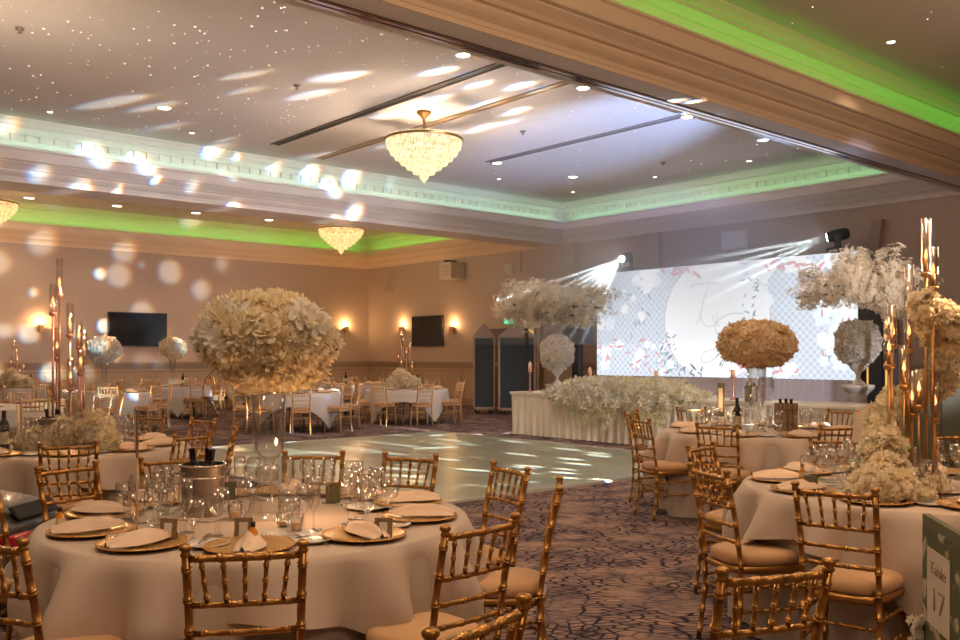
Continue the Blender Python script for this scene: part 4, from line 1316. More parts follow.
def put_chair(key, lat, dep, faclat, facdep, label, group):
    """lat, dep: middle of the back top; it faces the given direction (camera frame)"""
    proto = NCH if key == 'n' else FCH
    o = proto if not used[key] else copy_tree(proto)
    used[key] = True
    fl = math.hypot(faclat, facdep)
    if 1.01 < fl < 1.31: lat -= faclat/fl*(1.31-fl); dep -= facdep/fl*(1.31-fl)
    d = (FW*facdep+RT*faclat).normalized()
    p = W(lat, dep)+d*.258
    o.location = (p.x, p.y, 0.0)
    o.rotation_euler = (0, 0, math.atan2(d.y, d.x)-PI/2)
    tag(o, label, 'chair', group)
    return o

T = {'T1': ((-.98, 4.12), 'the near left table'), 'T2': ((2.40, 5.05), 'the near right table'),
     'T3': ((2.69, 8.85), 'the apricot-flower table'), 'T4': ((-3.28, 7.30), 'the rose-gold-candle table')}
CHAIRS = {
 'T1': [(-.70, 2.74), (-1.55, 2.87), (-2.25, 4.15), (-2.15, 4.79), (-1.69, 5.12), (-.98, 5.26), (-.40, 5.31), (.084, 4.72), (.36, 4.10), (.01, 3.14)],
 'T2': [(1.53, 3.98), (1.147, 4.65), (1.49, 5.85), (2.47, 6.40)],
 'T3': [(1.97, 7.66), (1.53, 8.44), (1.58, 9.50), (2.34, 10.2), (3.85, 9.75), (2.93, 7.69)],
 'T4': [(-2.69, 6.02), (-2.09, 6.70), (-2.16, 7.50), (-2.51, 8.37), (-3.19, 8.80), (-3.96, 8.50), (-4.6, 7.0)]}
LOOK = {
 ('T1', 0): 'gold bamboo-style chair with its back centred at the bottom left, before the near left table',
 ('T1', 1): 'gold chair cut by the bottom left corner, at the near left table',
 ('T1', 2): 'gold chair seen side-on, only its posts showing at the left edge',
 ('T1', 3): 'gold chair behind the car, at the back left of the near left table',
 ('T1', 4): 'gold chair partly hidden by the large steel ice bucket of the near left table',
 ('T1', 5): 'gold chair directly behind the tall glass vase of the near left table',
 ('T1', 6): 'gold chair right of the tall vase, its back against the lit dance floor',
 ('T1', 7): 'gold chair at the back right of the near left table, against the dance floor edge',
 ('T1', 8): 'gold chair seen exactly side-on, one tall post with its seat under the table',
 ('T1', 9): 'gold chair turned three-quarters at the front right of the near left table',
 ('T2', 0): 'gold chair with tan cushion facing the near right table, seen squarely from behind',
 ('T2', 1): 'gold chair seen nearly side-on left of the near right table, full cushion visible',
 ('T2', 2): 'gold chair behind the side-on chair at the back left of the near right table',
 ('T2', 3): 'gold chair between the apricot-flower table and the near right table glasses',
 ('T3', 0): 'gold chair in front of the apricot-flower table, back towards the viewer, beside a wine bottle',
 ('T3', 1): 'gold chair left of the apricot-flower table, the nearer of the two there',
 ('T3', 2): 'gold chair left of the apricot-flower table, standing against the dance floor',
 ('T3', 3): 'gold chair behind the apricot-flower table, in front of the garland end',
 ('T3', 4): 'gold chair behind the apricot-flower table, beside the white stone plinth',
 ('T3', 5): 'gold chair in front of the apricot-flower table, its right-hand front seat',
 ('T4', 0): 'gold chair in front of the rose-gold-candle table, below its ice bucket',
 ('T4', 1): 'gold chair at the front right of the rose-gold-candle table, partly behind the steel bucket',
 ('T4', 2): 'gold chair seen side-on at the right of the rose-gold-candle table',
 ('T4', 3): 'gold chair at the back right of the rose-gold-candle table, near the blossom ball',
 ('T4', 4): 'gold chair behind the rose-gold-candle table, right of its white flowers',
 ('T4', 5): 'gold chair hidden behind the candle tubes of the rose-gold-candle table',
 ('T4', 6): 'gold chair at the left of the rose-gold-candle table, behind the wine bottle'}
for k, ch in CHAIRS.items():
    c, nm_ = T[k]
    for i, (la, de) in enumerate(ch):
        put_chair('n', la, de, *((-.996, .085) if (k, i) == ('T1', 8) else (c[0]-la, c[1]-de)), LOOK[(k, i)], 'gold chairs around '+nm_)
put_chair('n', .006, 2.01, -.8, .6, 'gold chair back cropped by the bottom edge, lowest in the centre', 'loose gold chairs')
put_chair('n', .80, 2.47, -.32, .95, 'gold chair back standing on the open carpet, cropped by the bottom edge', 'loose gold chairs')
put_chair('n', 3.50, 6.75, .1, -1, 'gold chair at the right edge beyond the near right table', 'loose gold chairs')

# ================================================================== TABLES
def table_frame(c, lb, small=False):
    p = W(*c)
    root = empty('round_table', (p.x, p.y, 0))
    m_ = MB(); m_.lathe([(.001, .722), (.885, .722), (.89, .74), (.885, .752), (.001, .752)], n=40); m_.build('tabletop', M['crate'], root, True)
    for k in range(4):
        a = PI/4+k*PI/2; m_ = MB(); m_.tube([(.55*math.cos(a), .55*math.sin(a), 0), (.5*math.cos(a), .5*math.sin(a), .72)], .016, 8); m_.build('leg', M['black'], root)
    tag(root, lb, 'table', 'round banquet tables')
def cloth_mb(r, hemf, seed, folds=14, amp=.035, near_=False, zt=.758, n=144, rows=9):
    rr = random.Random(seed); b = MB(); vs = []
    ph = [rr.uniform(0, 2*PI) for _ in range(4)]
    rad = [0.001, r*.35, r*.7, r*.93, r*.985]
    for q in rad:
        for k in range(n):
            t = 2*PI*k/n; vs.append((q*math.cos(t), q*math.sin(t), zt))
    for j in range(rows+1):
        s = j/rows
        for k in range(n):
            t = 2*PI*k/n
            hz = hemf(t)
            z = (zt-.006)+(hz-(zt-.006))*s
            drop = zt-z
            fo = math.sin(folds*t+ph[0])+.5*math.sin(folds*.5*t+ph[1])+.35*math.sin((folds+5)*t+ph[2])
            q = r+.004+.012*min(1, drop*20)+ min(1, drop/(.22 if near_ else .35))*(amp*fo+(.055 if near_ else .02)) + .02*drop
            q = max(q, r+.006)
            vs.append((q*math.cos(t), q*math.sin(t), z))
    R_ = len(rad)+rows+1
    fs = [(i*n+k, i*n+(k+1) % n, (i+1)*n+(k+1) % n, (i+1)*n+k) for i in range(R_-1) for k in range(n)]
    b.add(vs, fs)
    return b
def square_hem(half, rot, r=.9, zt=.758, zmin=.03):
    def f(t):
        a = t-rot
        s = half/max(abs(math.cos(a)), abs(math.sin(a)))
        return max(zmin, zt-(s-r))
    return f
def lay_table(c, desc, rot, near, seed, clm='cloth'):
    if near:
        v_ = FW*math.sin(rot)+RT*math.cos(rot); rot = math.atan2(v_.y, v_.x)
    p = W(*c)
    table_frame(c, 'round folding banquet table under the cloth of '+desc)
    if near:
        b = cloth_mb(.9, lambda t: .012, seed, 13, .040)
        o = b.build('under_tablecloth', M['cloth2'], None, True, (p.x, p.y, 0)); tag(o, 'floor-length champagne undercloth of '+desc, 'tablecloth', 'floor-length undercloths')
        b = cloth_mb(.915, square_hem(1.12, rot, .915, .764), seed+1, 15, .070, True, zt=.764)
        o = b.build('tablecloth', M[clm], None, True, (p.x, p.y, 0)); tag(o, 'champagne square tablecloth draped over '+desc, 'tablecloth', 'square champagne tablecloths')
    else:
        b = cloth_mb(.9, square_hem(1.15, rot, .9), seed, 9, .03, n=96, rows=6)
        o = b.build('tablecloth', M['clothw'], None, True, (p.x, p.y, 0)); tag(o, 'white tablecloth with pointed corners on '+desc, 'tablecloth', 'white far tablecloths')
lay_table(T['T1'][0], T['T1'][1], R(-76), True, 1)
lay_table(T['T2'][0], T['T2'][1], R(-152), True, 5)
lay_table(T['T3'][0], T['T3'][1], R(-130), True, 9)
lay_table(T['T4'][0], T['T4'][1], R(-60), True, 13)

# ------------------------------------------------------------------ tableware prototypes
TZ = .765
def proto_mesh(mb_, nm, m, smooth=True):
    me = bpy.data.meshes.new(nm); me.from_pydata(mb_.v, [], mb_.f); me.materials.append(m)
    if smooth: me.polygons.foreach_set('use_smooth', [True]*len(me.polygons))
    me.update(); return me
ME = {}
b = MB(); b.lathe([(.03, 0), (.1, 0), (.115, .006), (.155, .012), (.166, .015), (.168, .018), (.163, .020), (.13, .014), (.11, .009), (.001, .008)], n=40, cap0=True)
for k in range(56):
    a = 2*PI*k/56; b.lathe([(.001, -.005), (.005, 0), (.001, .006)], (.161*math.cos(a), .161*math.sin(a), .018), 5)
ME['charger_plate'] = proto_mesh(b, 'charger_plate', M['plategold'])
b = MB(); b.lathe([(.03, 0), (.055, 0), (.075, .010), (.085, .014), (.084, .017), (.06, .007), (.001, .005)], n=30, cap0=True)
ME['side_plate'] = proto_mesh(b, 'side_plate', M['china'])
def napkin_mb(seed):
    rr = random.Random(seed); b = MB(); nx, ny = 10, 16; vs = []
    for j in range(ny+1):
        v = j/ny
        wd = .058*math.sin(PI*min(1, .12+v*.86))**.6
        for i in range(nx+1):
            u = i/nx*2-1
            z = .021 + .042*(1-abs(u)**1.3)*math.sin(PI*(.08+.84*v)) + .010*math.cos(u*8+v*3)*(1-abs(u)) + rr.uniform(0, .0015)
            vs.append((u*wd+.01*math.sin(v*5), (v-.5)*.29, z))
    fs = [(j*(nx+1)+i, j*(nx+1)+i+1, (j+1)*(nx+1)+i+1, (j+1)*(nx+1)+i) for j in range(ny) for i in range(nx)]
    b.add(vs, fs)
    vs2 = [(x, y, .0195) for x, y, z in vs]
    b.add(vs2, [tuple(reversed(f)) for f in fs])
    return b
ME['napkin'] = proto_mesh(napkin_mb(4), 'napkin', M['napkin'])
def stemglass(bowl, name, n=20):
    b = MB(); b.lathe([(.001, .003), (.012, .004), (.034, .002), (.036, 0), (.001, 0)], n=n)
    b.lathe(bowl, n=n)
    ME[name] = proto_mesh(b, name, M['glass'])
stemglass([(.006, .003), (.0035, .02), (.0035, .085), (.008, .095), (.030, .115), (.040, .145), (.040, .165), (.034, .205), (.033, .205)], 'wine_glass')
stemglass([(.006, .003), (.0035, .02), (.0035, .07), (.007, .08), (.024, .11), (.028, .16), (.027, .225), (.026, .225)], 'champagne_flute')
stemglass([(.007, .003), (.005, .015), (.005, .055), (.012, .065), (.036, .085), (.043, .115), (.041, .165), (.040, .165)], 'water_goblet')
b = MB(); b.box((0, 0, .002), (.006, .12, .002)); b.box((0, .085, .003), (.020, .055, .002)); ME['fork'] = proto_mesh(b, 'fork', M['cutlery'], False)
for k in range(4): b.box((-.0075+.005*k, .125, .003), (.0025, .03, .0015))
ME['fork'] = proto_mesh(b, 'fork', M['cutlery'], False)
b = MB(); b.box((0, 0, .003), (.009, .10, .004)); b.add([(-.008, .05, .002), (.008, .05, .002), (.009, .13, .002), (.001, .155, .002), (-.006, .13, .002), (0, .05, .006)], [(0, 1, 2, 3, 4), (0, 4, 3, 5), (5, 3, 2, 1)]); ME['knife'] = proto_mesh(b, 'knife', M['cutlery'], False)
def inst(nm, p, rz, label, cat, group):
    o = bpy.data.objects.new(nm, ME[nm]); col.objects.link(o); o.location = p; o.rotation_euler = (0, 0, rz)
    return tag(o, label, cat, group)

def settings(key, angs, dens):
    c, nm_ = T[key]
    for a in angs:
        dl, dd = math.cos(R(a)), math.sin(R(a))
        h = hour(dl, dd)
        out = (FW*dd+RT*dl).normalized(); tan = Vector((-out.y, out.x, 0))
        ctr = W(*c); rz = math.atan2(out.y, out.x)+PI/2
        at = lambda r_, t_: ctr+out*r_+tan*t_
        q = at(.715, 0); inst('charger_plate', (q.x, q.y, TZ), rz, f"gold-rimmed charger plate at the {h} place of {nm_}", 'plate', 'charger plates on '+nm_)
        q = at(.725, 0); inst('napkin', (q.x, q.y, TZ), rz+rnd.uniform(-.3, .3), f"folded peach napkin on the plate at {h} of {nm_}", 'napkin', 'napkins on '+nm_)
        q = at(.62, .225); inst('side_plate', (q.x, q.y, TZ), rz, f"small white side plate at {h} of {nm_}", 'plate', 'side plates on '+nm_)
        q = at(.50, -.13); inst('wine_glass', (q.x, q.y, TZ), 0, f"clear wine glass at the {h} place of {nm_}", 'glass', 'wine glasses on '+nm_)
        q = at(.44, -.04); inst('champagne_flute', (q.x, q.y, TZ), 0, f"tall champagne flute at the {h} place of {nm_}", 'glass', 'champagne flutes on '+nm_)
        q = at(.53, -.225); inst('water_goblet', (q.x, q.y, TZ), 0, f"round water goblet at the {h} place of {nm_}", 'glass', 'water goblets on '+nm_)
        q = at(.43, -.15); o = inst('wine_glass', (q.x, q.y, TZ), 0, f"small inner wine glass at the {h} place of {nm_}", 'glass', 'small wine glasses on '+nm_); o.scale = (.82, .82, .86)
        if dens > 1:
            q = at(.70, -.195); inst('knife', (q.x, q.y, TZ), rz, f"steel knife right of the plate at {h} of {nm_}", 'knife', 'knives on '+nm_)
            q = at(.62, .20); o = inst('fork', (q.x, q.y, TZ+.018), rz+.5, f"steel fork on the side plate at {h} of {nm_}", 'fork', 'forks on '+nm_)
def angs_of(key):
    c = T[key][0]
    return [math.degrees(math.atan2(de-c[1], la-c[0])) for la, de in CHAIRS[key]]
A1 = angs_of('T1'); 
settings('T1', [-78.5, -114.5, -148, 178, 150, 124, 92, 62, 29, -6, -42], 2) if False else settings('T1', [-80, -114, -146, 178, 148, 122, 92, 62, 28, -5, -43], 2)
settings('T2', [-130, -165, 160, 125, 90, 55, 20, -95, -55], 1)
settings('T3', [-121, -160, 150, 104, 65, 25, -12, -78, -40], 1)
settings('T4', [-65, -27, 8, 50, 86, 122, 160, -105, -145], 1)

# favours
def place_frame(p, rz, lb, green=False):
    root = empty('place_card_frame', p, rz)
    tilt = Matrix.Rotation(R(-12), 3, 'X')
    m_ = MB(); m_.box(tilt @ Vector((0, 0, .045)), (.07, .006, .088), tilt); m_.build('frame', M['green_card' if green else 'frame_brown'], root, bevel=.001)
    if not green:
        m_ = MB(); m_.box(tilt @ Vector((0, -.004, .045)), (.032, .002, .055), tilt); m_.build('card', M['card'], root)
    m_ = MB(); t2 = Matrix.Rotation(R(25), 3, 'X'); m_.box(Vector((0, .030, .038)), (.05, .003, .08), t2); m_.build('strut', M['green_card'], root)
    tag(root, lb, 'card frame', 'little place card frames')
def mini_bottle(p, lb):
    root = empty('miniature_bottle', p)
    m_ = MB(); m_.lathe([(.001, 0), (.016, 0), (.017, .005), (.017, .045), (.008, .058), (.008, .066)], n=14); m_.build('body', M['amber'], root, True)
    m_ = MB(); m_.lathe([(.0095, .064), (.0095, .082), (.001, .083)], n=12); m_.build('cap', M['foil'], root, True)
    m_ = MB(); m_.lathe([(.0175, .012), (.0175, .036)], n=14); m_.build('label', M['label'], root, True)
    tag(root, lb, 'bottle', 'amber favour bottles')
face = YAW-PI/2
for (px, py, g_, lb) in ((167, 542, 0, 'brown patterned card frame in front of the two wine glasses by the bucket'),
                     (243, 541, 0, 'brown patterned card frame behind the front chair of the near left table'),
                     (383, 541, 0, 'brown card frame standing right of the orange-slice glasses'),
                     (160, 504, 1, 'green card left of the large steel ice bucket'),
                     (333, 503, 1, 'green square card behind the side plates, right of the tall vase'),
                     (228, 500, 1, 'green card close to the right side of the large ice bucket'),
                     (889, 506, 0, 'card frame at the foot of the white blossoms on the near right table'),
                     (901, 504, 1, 'green card beside the card frame on the near right table'),
                     (812, 492, 1, 'green card among the glasses of the near right table')):
    q = onZ(px, py, TZ); place_frame((q.x, q.y, TZ), face+rnd.uniform(-.4, .4), lb, bool(g_))
for (px, py, dz, lb) in ((60, 532, .02, 'amber favour bottle with dark cap on the leftmost plate of the near left table'),
                     (253, 549, .02, 'amber favour bottle with dark cap beside the frame behind the front chair'),
                     (126, 514, 0, 'amber favour bottle among the glasses left of the menu rod'),
                     (802, 482, .02, 'amber favour bottle on the left plate of the near right table'),
                     (861, 466, 0, 'amber favour bottle against the white blossoms of the near right table')):
    q = onZ(px, py, TZ); mini_bottle((q.x, q.y, TZ+dz), lb)
def tealight(p, lb, r=.03):
    root = empty('tealight_holder', p)
    m_ = MB(); m_.lathe([(.001, .003), (r*.8, .003), (r, .03), (r*1.05, .07), (r, .07), (r*.93, .03), (r*.7, .008)], n=18); m_.build('holder', M['glass'], root, True)
    m_ = MB(); m_.lathe([(.001, .006), (r*.7, .006), (r*.85, .035), (.001, .036)], n=14); m_.build('amber_fill', M['orange'], root, True)
    tag(root, lb, 'tealight', 'amber tealight glasses')
for (px, py, lb) in ((235, 520, 'amber tealight glass just right of the large ice bucket'), (284, 530, 'amber tealight glass left in the white dish before the tall vase'),
                     (296, 532, 'amber tealight glass right in the white dish before the tall vase'), (945, 490, 'amber tealight on the white dish at the right of the near right table'),
                     (779, 432, 'amber tealight by the slatted bottle crate'), (745, 436, 'amber tealight beside the dark wine bottle')):
    q = onZ(px, py, TZ); tealight((q.x, q.y, TZ), lb)
for (px, py, lb) in ((288, 536, 'white dish under two amber tealights before the tall vase'), (368, 509, 'upper white dish right of the green square card'), (943, 493, 'white dish near the right edge of the near right table')):
    q = onZ(px, py, TZ); o = inst('side_plate', (q.x, q.y, TZ), 0, lb, 'plate', 'loose white dishes'); o.scale = (1.25, 1.25, 1.0); 

# ice buckets
def bucket(p, r, h, lb, nb=3, slat=False, s=1):
    root = empty('ice_bucket' if not slat else 'bottle_crate', p)
    m_ = MB()
    m_.lathe([(r*.90, .004), (r*.91, .01), (r*.985, h*.95)], n=36)
    mi_ = MB(); mi_.lathe([(r*.96, h), (r*.86, .02), (.001, .015)], n=30)
    mr_ = MB(); mr_.lathe([(r*.98, h*.955), (r*1.05, h*.965), (r*1.06, h*.985), (r*1.05, h), (r*.96, h)], n=36); mr_.lathe([(r*.962, h*.74), (r*.985, h*.75), (r*.987, h*.765), (r*.967, h*.775)], n=36)
    if slat:
        b = MB()
        for k in range(14):
            a = 2*PI*k/14; mx = Matrix.Rotation(a, 3, 'Z'); b.box(mx @ Vector((r*.98, 0, h/2)), (.012, r*.36, h), mx)
        b.build('slats', M['crate'], root, bevel=.002)
        m2 = MB(); m2.lathe([(r*1.03, h*.72), (r*1.05, h*.74), (r*1.05, h*.79), (r*1.03, h*.81)], n=24); m2.lathe([(r*1.03, h*.2), (r*1.05, h*.22), (r*1.05, h*.27), (r*1.03, h*.29)], n=24); m2.build('hoop', M['wood'], root, True)
    else:
        m_.build('body', M['steel'], root, True); mi_.build('inside', M['black'], root, True); mr_.build('rim', M['cutlery'], root, True)
        for s_ in (-1, 1):
            m2 = MB(); m2.tube([(s_*r*.98, -.03, h*.85), (s_*(r+.025), -.02, h*.86), (s_*(r+.025), .02, h*.86), (s_*r*.98, .03, h*.85)], .005, 6); m2.build('handle', M['steel'], root, True)
    tag(root, lb, 'ice bucket' if not slat else 'bottle crate')
    return root
def wine_bottle(p, lb, tilt=0, az=0, h=.31, grp='dark bottles chilling in buckets', m='blackglass'):
    root = empty('wine_bottle', p)
    root.rotation_euler = (0, R(tilt), az)
    k = h/.31
    m_ = MB(); m_.lathe([(.001, 0), (.036*k, 0), (.038*k, .01), (.038*k, .19*k), (.032*k, .215*k), (.016*k, .24*k), (.0145*k, .25*k)], n=18); m_.build('body', M[m], root, True)
    m_ = MB(); m_.lathe([(.0148*k, .245*k), (.0152*k, .295*k), (.017*k, .297*k), (.017*k, h), (.001, h)], n=14); m_.build('neck_foil', M['foil'], root, True)
    m_ = MB(); m_.lathe([(.0385*k, .06*k), (.0385*k, .15*k)], n=18); m_.build('label', M['label'], root, True)
    tag(root, lb, 'bottle', grp)
def bucket_at(px, py, r, h, lb, names, slat=False, z=TZ, dz=.10, hb=.275):
    q = onZ(px, py, z); bucket((q.x, q.y, z), r, h, lb, slat=slat)
    dirs = [(-1, .15), (.15, .35), (.75, -.2)]
    for (a, c_), nm_ in zip(dirs, names):
        v = RT*a*r*.42+FW*c_*r*.6
        az = math.atan2(v.y, v.x)
        wine_bottle((q.x+v.x*.5, q.y+v.y*.5, z+.03), nm_, 7, az, h=hb)
q = onZ(203, 516, TZ)
bucket_at(203, 516, .098, .235, 'large brushed steel ice bucket on the near left table',
          ('dark bottle leaning left out of the large steel bucket', 'dark bottle upright in the large steel bucket, middle one', 'dark bottle leaning right out of the large steel bucket'), hb=.275)
m_ = MB(); m_.box((0, 0, .003), (.27, .27, .006)); o = m_.build('bucket_napkin', M['cloth'], None, loc=(q.x, q.y, TZ), bevel=.002); o.rotation_euler = (0, 0, .5); tag(o, 'folded cloth under the large steel ice bucket', 'napkin')
bucket_at(53, 448, .112, .24, 'steel ice bucket on the rose-gold-candle table',
          ('dark bottle leaning left in the bucket by the rose-gold candles', 'dark bottle standing middle in the bucket by the rose-gold candles', 'dark bottle leaning right in the bucket by the rose-gold candles'), hb=.275)
bucket_at(786, 430, .105, .26, 'slatted bottle crate on the apricot-flower table',
          ('left dark bottle in the slatted crate', 'middle dark bottle in the slatted crate', 'right dark bottle in the slatted crate'), True, hb=.275)
bucket_at(751, 402, .10, .24, 'small bucket on the head table beside a glass hurricane',
          ('left dark bottle in the head table bucket', 'middle dark bottle in the head table bucket', 'right dark bottle in the head table bucket'), False, HZ+.01, hb=.26)
q = onZ(4, 452, TZ); wine_bottle((q.x, q.y, TZ), 'dark wine bottle with pale label at the left edge of the photo', grp='free-standing wine bottles')
q = onZ(737, 433, TZ); wine_bottle((q.x, q.y, TZ), 'dark wine bottle standing alone on the apricot-flower table', grp='free-standing wine bottles', h=.33)

# table number stands
def number_stand(p, rz, h, cw, chh, m, lb, rodm='golddull'):
    root = empty('table_number_stand', p, rz)
    m_ = MB(); m_.lathe([(.001, .012), (.03, .012), (.045, .004), (.045, 0)], n=18); m_.tube([(0, 0, 0), (0, 0, h)], .004, 8); m_.build('rod', M[rodm], root, True)
    m_ = MB(); m_.box((0, 0, h+chh/2-.02), (cw, .008, chh)); m_.build('card_holder', M[m], root, bevel=.002)
    m_ = MB(); m_.box((0, -.006, h+chh/2-.02), (cw*.6, .003, chh*.7)); m_.build('card', M['card'], root)
    tag(root, lb, 'table number stand', 'table number stands')
q = onZ(137, 538, TZ); number_stand((q.x, q.y, TZ), face-R(68), .34, .12, .19, 'frame_brown', 'slim gold rod with turned number card on the near left table')
q = onZ(721, 431, TZ); number_stand((q.x, q.y, TZ), face-R(75), .16, .12, .32, 'green_card', 'narrow green number card seen edge-on on the apricot-flower table')
q = onZ(18, 449, TZ); number_stand((q.x, q.y, TZ), face-R(72), .06, .14, .30, 'card', 'tan number card seen edge-on left of the steel bucket')
q = onZ(89, 448, TZ); number_stand((q.x, q.y, TZ), face+R(5), .26, .055, .20, 'plastic', 'white number card on a dark rod in front of the rose-gold candles', 'black')
q = onZ(862, 466, TZ); number_stand((q.x, q.y, TZ), face-R(62), .17, .14, .20, 'card', 'pale number card beside the tall blossoms of the near right table')

# ================================================================== CENTREPIECES
# near left: tall vase with big ball
q = W(-.94, 4.10)
root = empty('glass_vase', (q.x, q.y, TZ))
m_ = MB(); m_.lathe([(.118, 0), (.105, .012), (.085, .05), (.060, .12), (.045, .17), (.040, .20)], n=36); m_.build('flared_foot', M['vase'], root, True)
m_ = MB(); m_.lathe([(.035, .195), (.046, .21), (.046, .222), (.035, .236), (.022, .244)], n=30); m_.build('knop', M['vase'], root, True)
m_ = MB(); m_.lathe([(.02, .244), (.042, .262), (.062, .30), (.070, .36), (.073, .44), (.076, .62), (.074, .62), (.071, .44), (.068, .36), (.059, .30), (.038, .268), (.001, .262)], n=36); m_.build('bowl', M['vase'], root, True)
tag(root, 'tall footed clear glass vase on the near left table', 'vase')
zc = 1.545
f = superball(.285, .285, .195, 440, .054, 'rose', 33, jit=.05)
ball = f.build('flower_ball', M['petal'], None, False, (q.x, q.y, zc))
ball_core(ball, .29, .29, .2)
rr = random.Random(44); b = MB()
for i in range(24):
    d = (-FW*rr.uniform(.3, 1)+RT*(rr.uniform(-1, -.3) if i % 3 else rr.uniform(.5, 1))+Vector((0, 0, rr.uniform(-.1, .9)))).normalized()
    c = Vector((d.x*.315, d.y*.315, d.z*.215)); flower(b, c, d, .062, 'orchid', rr)
b.build('orchids', M['petalw'], ball)
leaf_sprays(16, .28, .28, .19, .07, 8).build('bud_sprays', M['olive'], ball)
tag(ball, 'huge cream rose and orchid ball on the tall vase, near left', 'flower ball')

# apricot table: vase and ball
q = W(2.63, 8.75)
root = empty('glass_vase', (q.x, q.y, TZ))
m_ = MB(); m_.lathe([(.10, 0), (.09, .01), (.04, .05), (.03, .1), (.05, .14), (.03, .18), (.06, .22), (.085, .34), (.09, .65), (.088, .65), (.06, .25)], n=28); m_.build('body', M['vase'], root, True)
tag(root, 'clear glass vase under the apricot flower ball', 'vase')
f = superball(.345, .32, .205, 520, .050, 'rose', 71, jit=.05)
o = f.build('flower_ball', M['petalo'], None, False, (q.x, q.y, 1.595)); o.rotation_euler = (0, 0, face)
ball_core(o, .335, .31, .2)
leaf_sprays(14, .34, .31, .2, .08, 19).build('leaves', M['leaf'], o)
tag(o, 'wide apricot flower ball in front of the LED screen', 'flower ball')

# candle tubes
def candelabra(base, rods, lb, m, s=1.0, base_r=.16):
    """rods: (x, y, rod height, tube height)  local"""
    root = empty('candle_tube_stand', base, face)
    root.scale = (s, s, s)
    m_ = MB(); m_.lathe([(.001, .012), (base_r, .012), (base_r+.01, .004), (base_r+.01, 0)], n=30); m_.build('base', M[m], root, True)
    for (x_, y_, h, th) in rods:
        k = MB(); k.tube([(x_, y_, 0), (x_, y_, h)], .0085, 8); k.lathe([(.010, h-.02), (.026, h-.008), (.028, h), (.028, h+.012), (.001, h+.012)], (x_, y_, 0), 14)
        ro = k.build('rod', M[m], root, True)
        k = MB(); k.lathe([(.026, h+.012), (.026, h+th), (.0245, h+th), (.0245, h+.014)], (x_, y_, 0), 18); k.build('glass_tube', M['tube'], ro, True)
        k = MB(); k.tube([(x_, y_, h+.012), (x_, y_, h+.08)], .011, 10); k.build('candle', M[m if m == 'brass' else 'wax'], ro, True)
        k = MB(); k.lathe([(.001, h+.08), (.011, h+.095), (.008, h+.115), (.001, h+.14)], (x_, y_, 0), 10); k.build('flame', M['flame'], ro, True)
    tag(root, lb, 'candle stand', 'tall candle tube stands')
    return root
def rods_px(cx, d, base_z, L):
    out_ = []
    for (px, ytube, yflame, dd, th) in L:
        dq = d+dd
        x_ = (px-480)/F0*dq-(cx-480)/F0*d
        h = CH+(HY-yflame)/F0*dq-base_z-.11
        out_.append((x_, dd, h, th))
    return out_
d2_ = 4.90
L2_ = [(926, 0, 254, .06, .30), (933, 0, 268, -.06, .22), (909, 0, 330, .03, .46), (892, 0, 326, .00, .22), (889, 0, 346, -.07, .26), (904, 0, 366, -.03, .22), (919, 0, 386, -.09, .20), (935, 0, 400, .09, .26), (912, 0, 395, .08, .24)]
q = PX(915, 400, d2_)
candelabra((q.x, q.y, TZ), rods_px(915, d2_, TZ, L2_), 'tall gold stand of candle tubes on the near right table', 'brass')
d4_ = 7.25
L4_ = [(59.5, 0, 281, .05, .29), (53, 0, 300, -.03, .24), (70, 0, 322, .0, .26), (70.5, 0, 375, -.08, .24), (79, 0, 334, .06, .22), (84, 0, 348, -.02, .25), (81, 0, 360, -.09, .20), (57, 0, 345, .10, .25)]
q = PX(66, 400, d4_)
c4 = candelabra((q.x, q.y, TZ), rods_px(66, d4_, TZ, L4_), 'rose-gold stand of tall candle tubes on the left table', 'rose')

# blossoms climbing the near right stand
rr = random.Random(91)
b = MB(); lv = MB()
path = catmull([PX(885, 476, 4.65), PX(880, 455, 4.75), PX(887, 435, 4.9), PX(884, 412, 5.0), PX(900, 400, 5.08), PX(925, 392, 5.1), PX(945, 372, 5.05), PX(945, 340, 4.98), PX(935, 318, 4.9), PX(920, 302, 4.85)], 12)
ctr0 = PX(910, 400, 4.9)
wid = catmull([(.11, 0, 0), (.13, 0, 0), (.085, 0, 0), (.085, 0, 0), (.075, 0, 0), (.07, 0, 0), (.09, 0, 0), (.11, 0, 0), (.11, 0, 0), (.07, 0, 0)], 12)
for i in range(1100):
    t = rr.random(); k = int(t*(len(path)-1)); c = path[k]; r_ = wid[k].x
    o = Vector((rr.gauss(0, 1), rr.gauss(0, 1), rr.gauss(0, 1))).normalized()
    p_ = c+o*r_*(.55+.45*rr.random())
    p_.z = max(p_.z, TZ+.02)
    flower(b, p_-ctr0, o, rr.uniform(.022, .042), 'small', rr)
    if i % 3 == 0: flower(b, p_-ctr0, o, rr.uniform(.035, .05), 'rose', rr)
    if i % 14 == 0:
        s_ = o.orthogonal().normalized()*.012; e_ = o*.05
        lv.add([p_-ctr0, p_-ctr0+e_*.5+s_, p_-ctr0+e_, p_-ctr0+e_*.5-s_], [(0, 1, 2, 3)])
for (px, py, d_, r_, n) in ((882, 466, 4.55, .15, 150), (905, 472, 4.6, .12, 100), (935, 470, 4.75, .06, 30)):
    c0 = PX(px, py, d_)
    for i in range(n):
        o = Vector((rr.gauss(0, 1), rr.gauss(0, 1), abs(rr.gauss(0, .8)))).normalized(); p_ = Vector((c0.x, c0.y, TZ+.03))+Vector((o.x*r_, o.y*r_, o.z*r_*.9)); flower(b, p_-ctr0, o, rr.uniform(.03, .045), 'rose', rr)
sw = b.build('climbing_blossoms', M['petal'], None, False, ctr0); lv.build('leaves', M['leaf'], sw)
tag(sw, 'cream blossoms spiralling up around the gold candle tubes, near right', 'flowers')
lamp('candle_glow', 'POINT', PX(916, 378, 4.75), .5, (1, .45, .12), shadow_soft_size=.02)
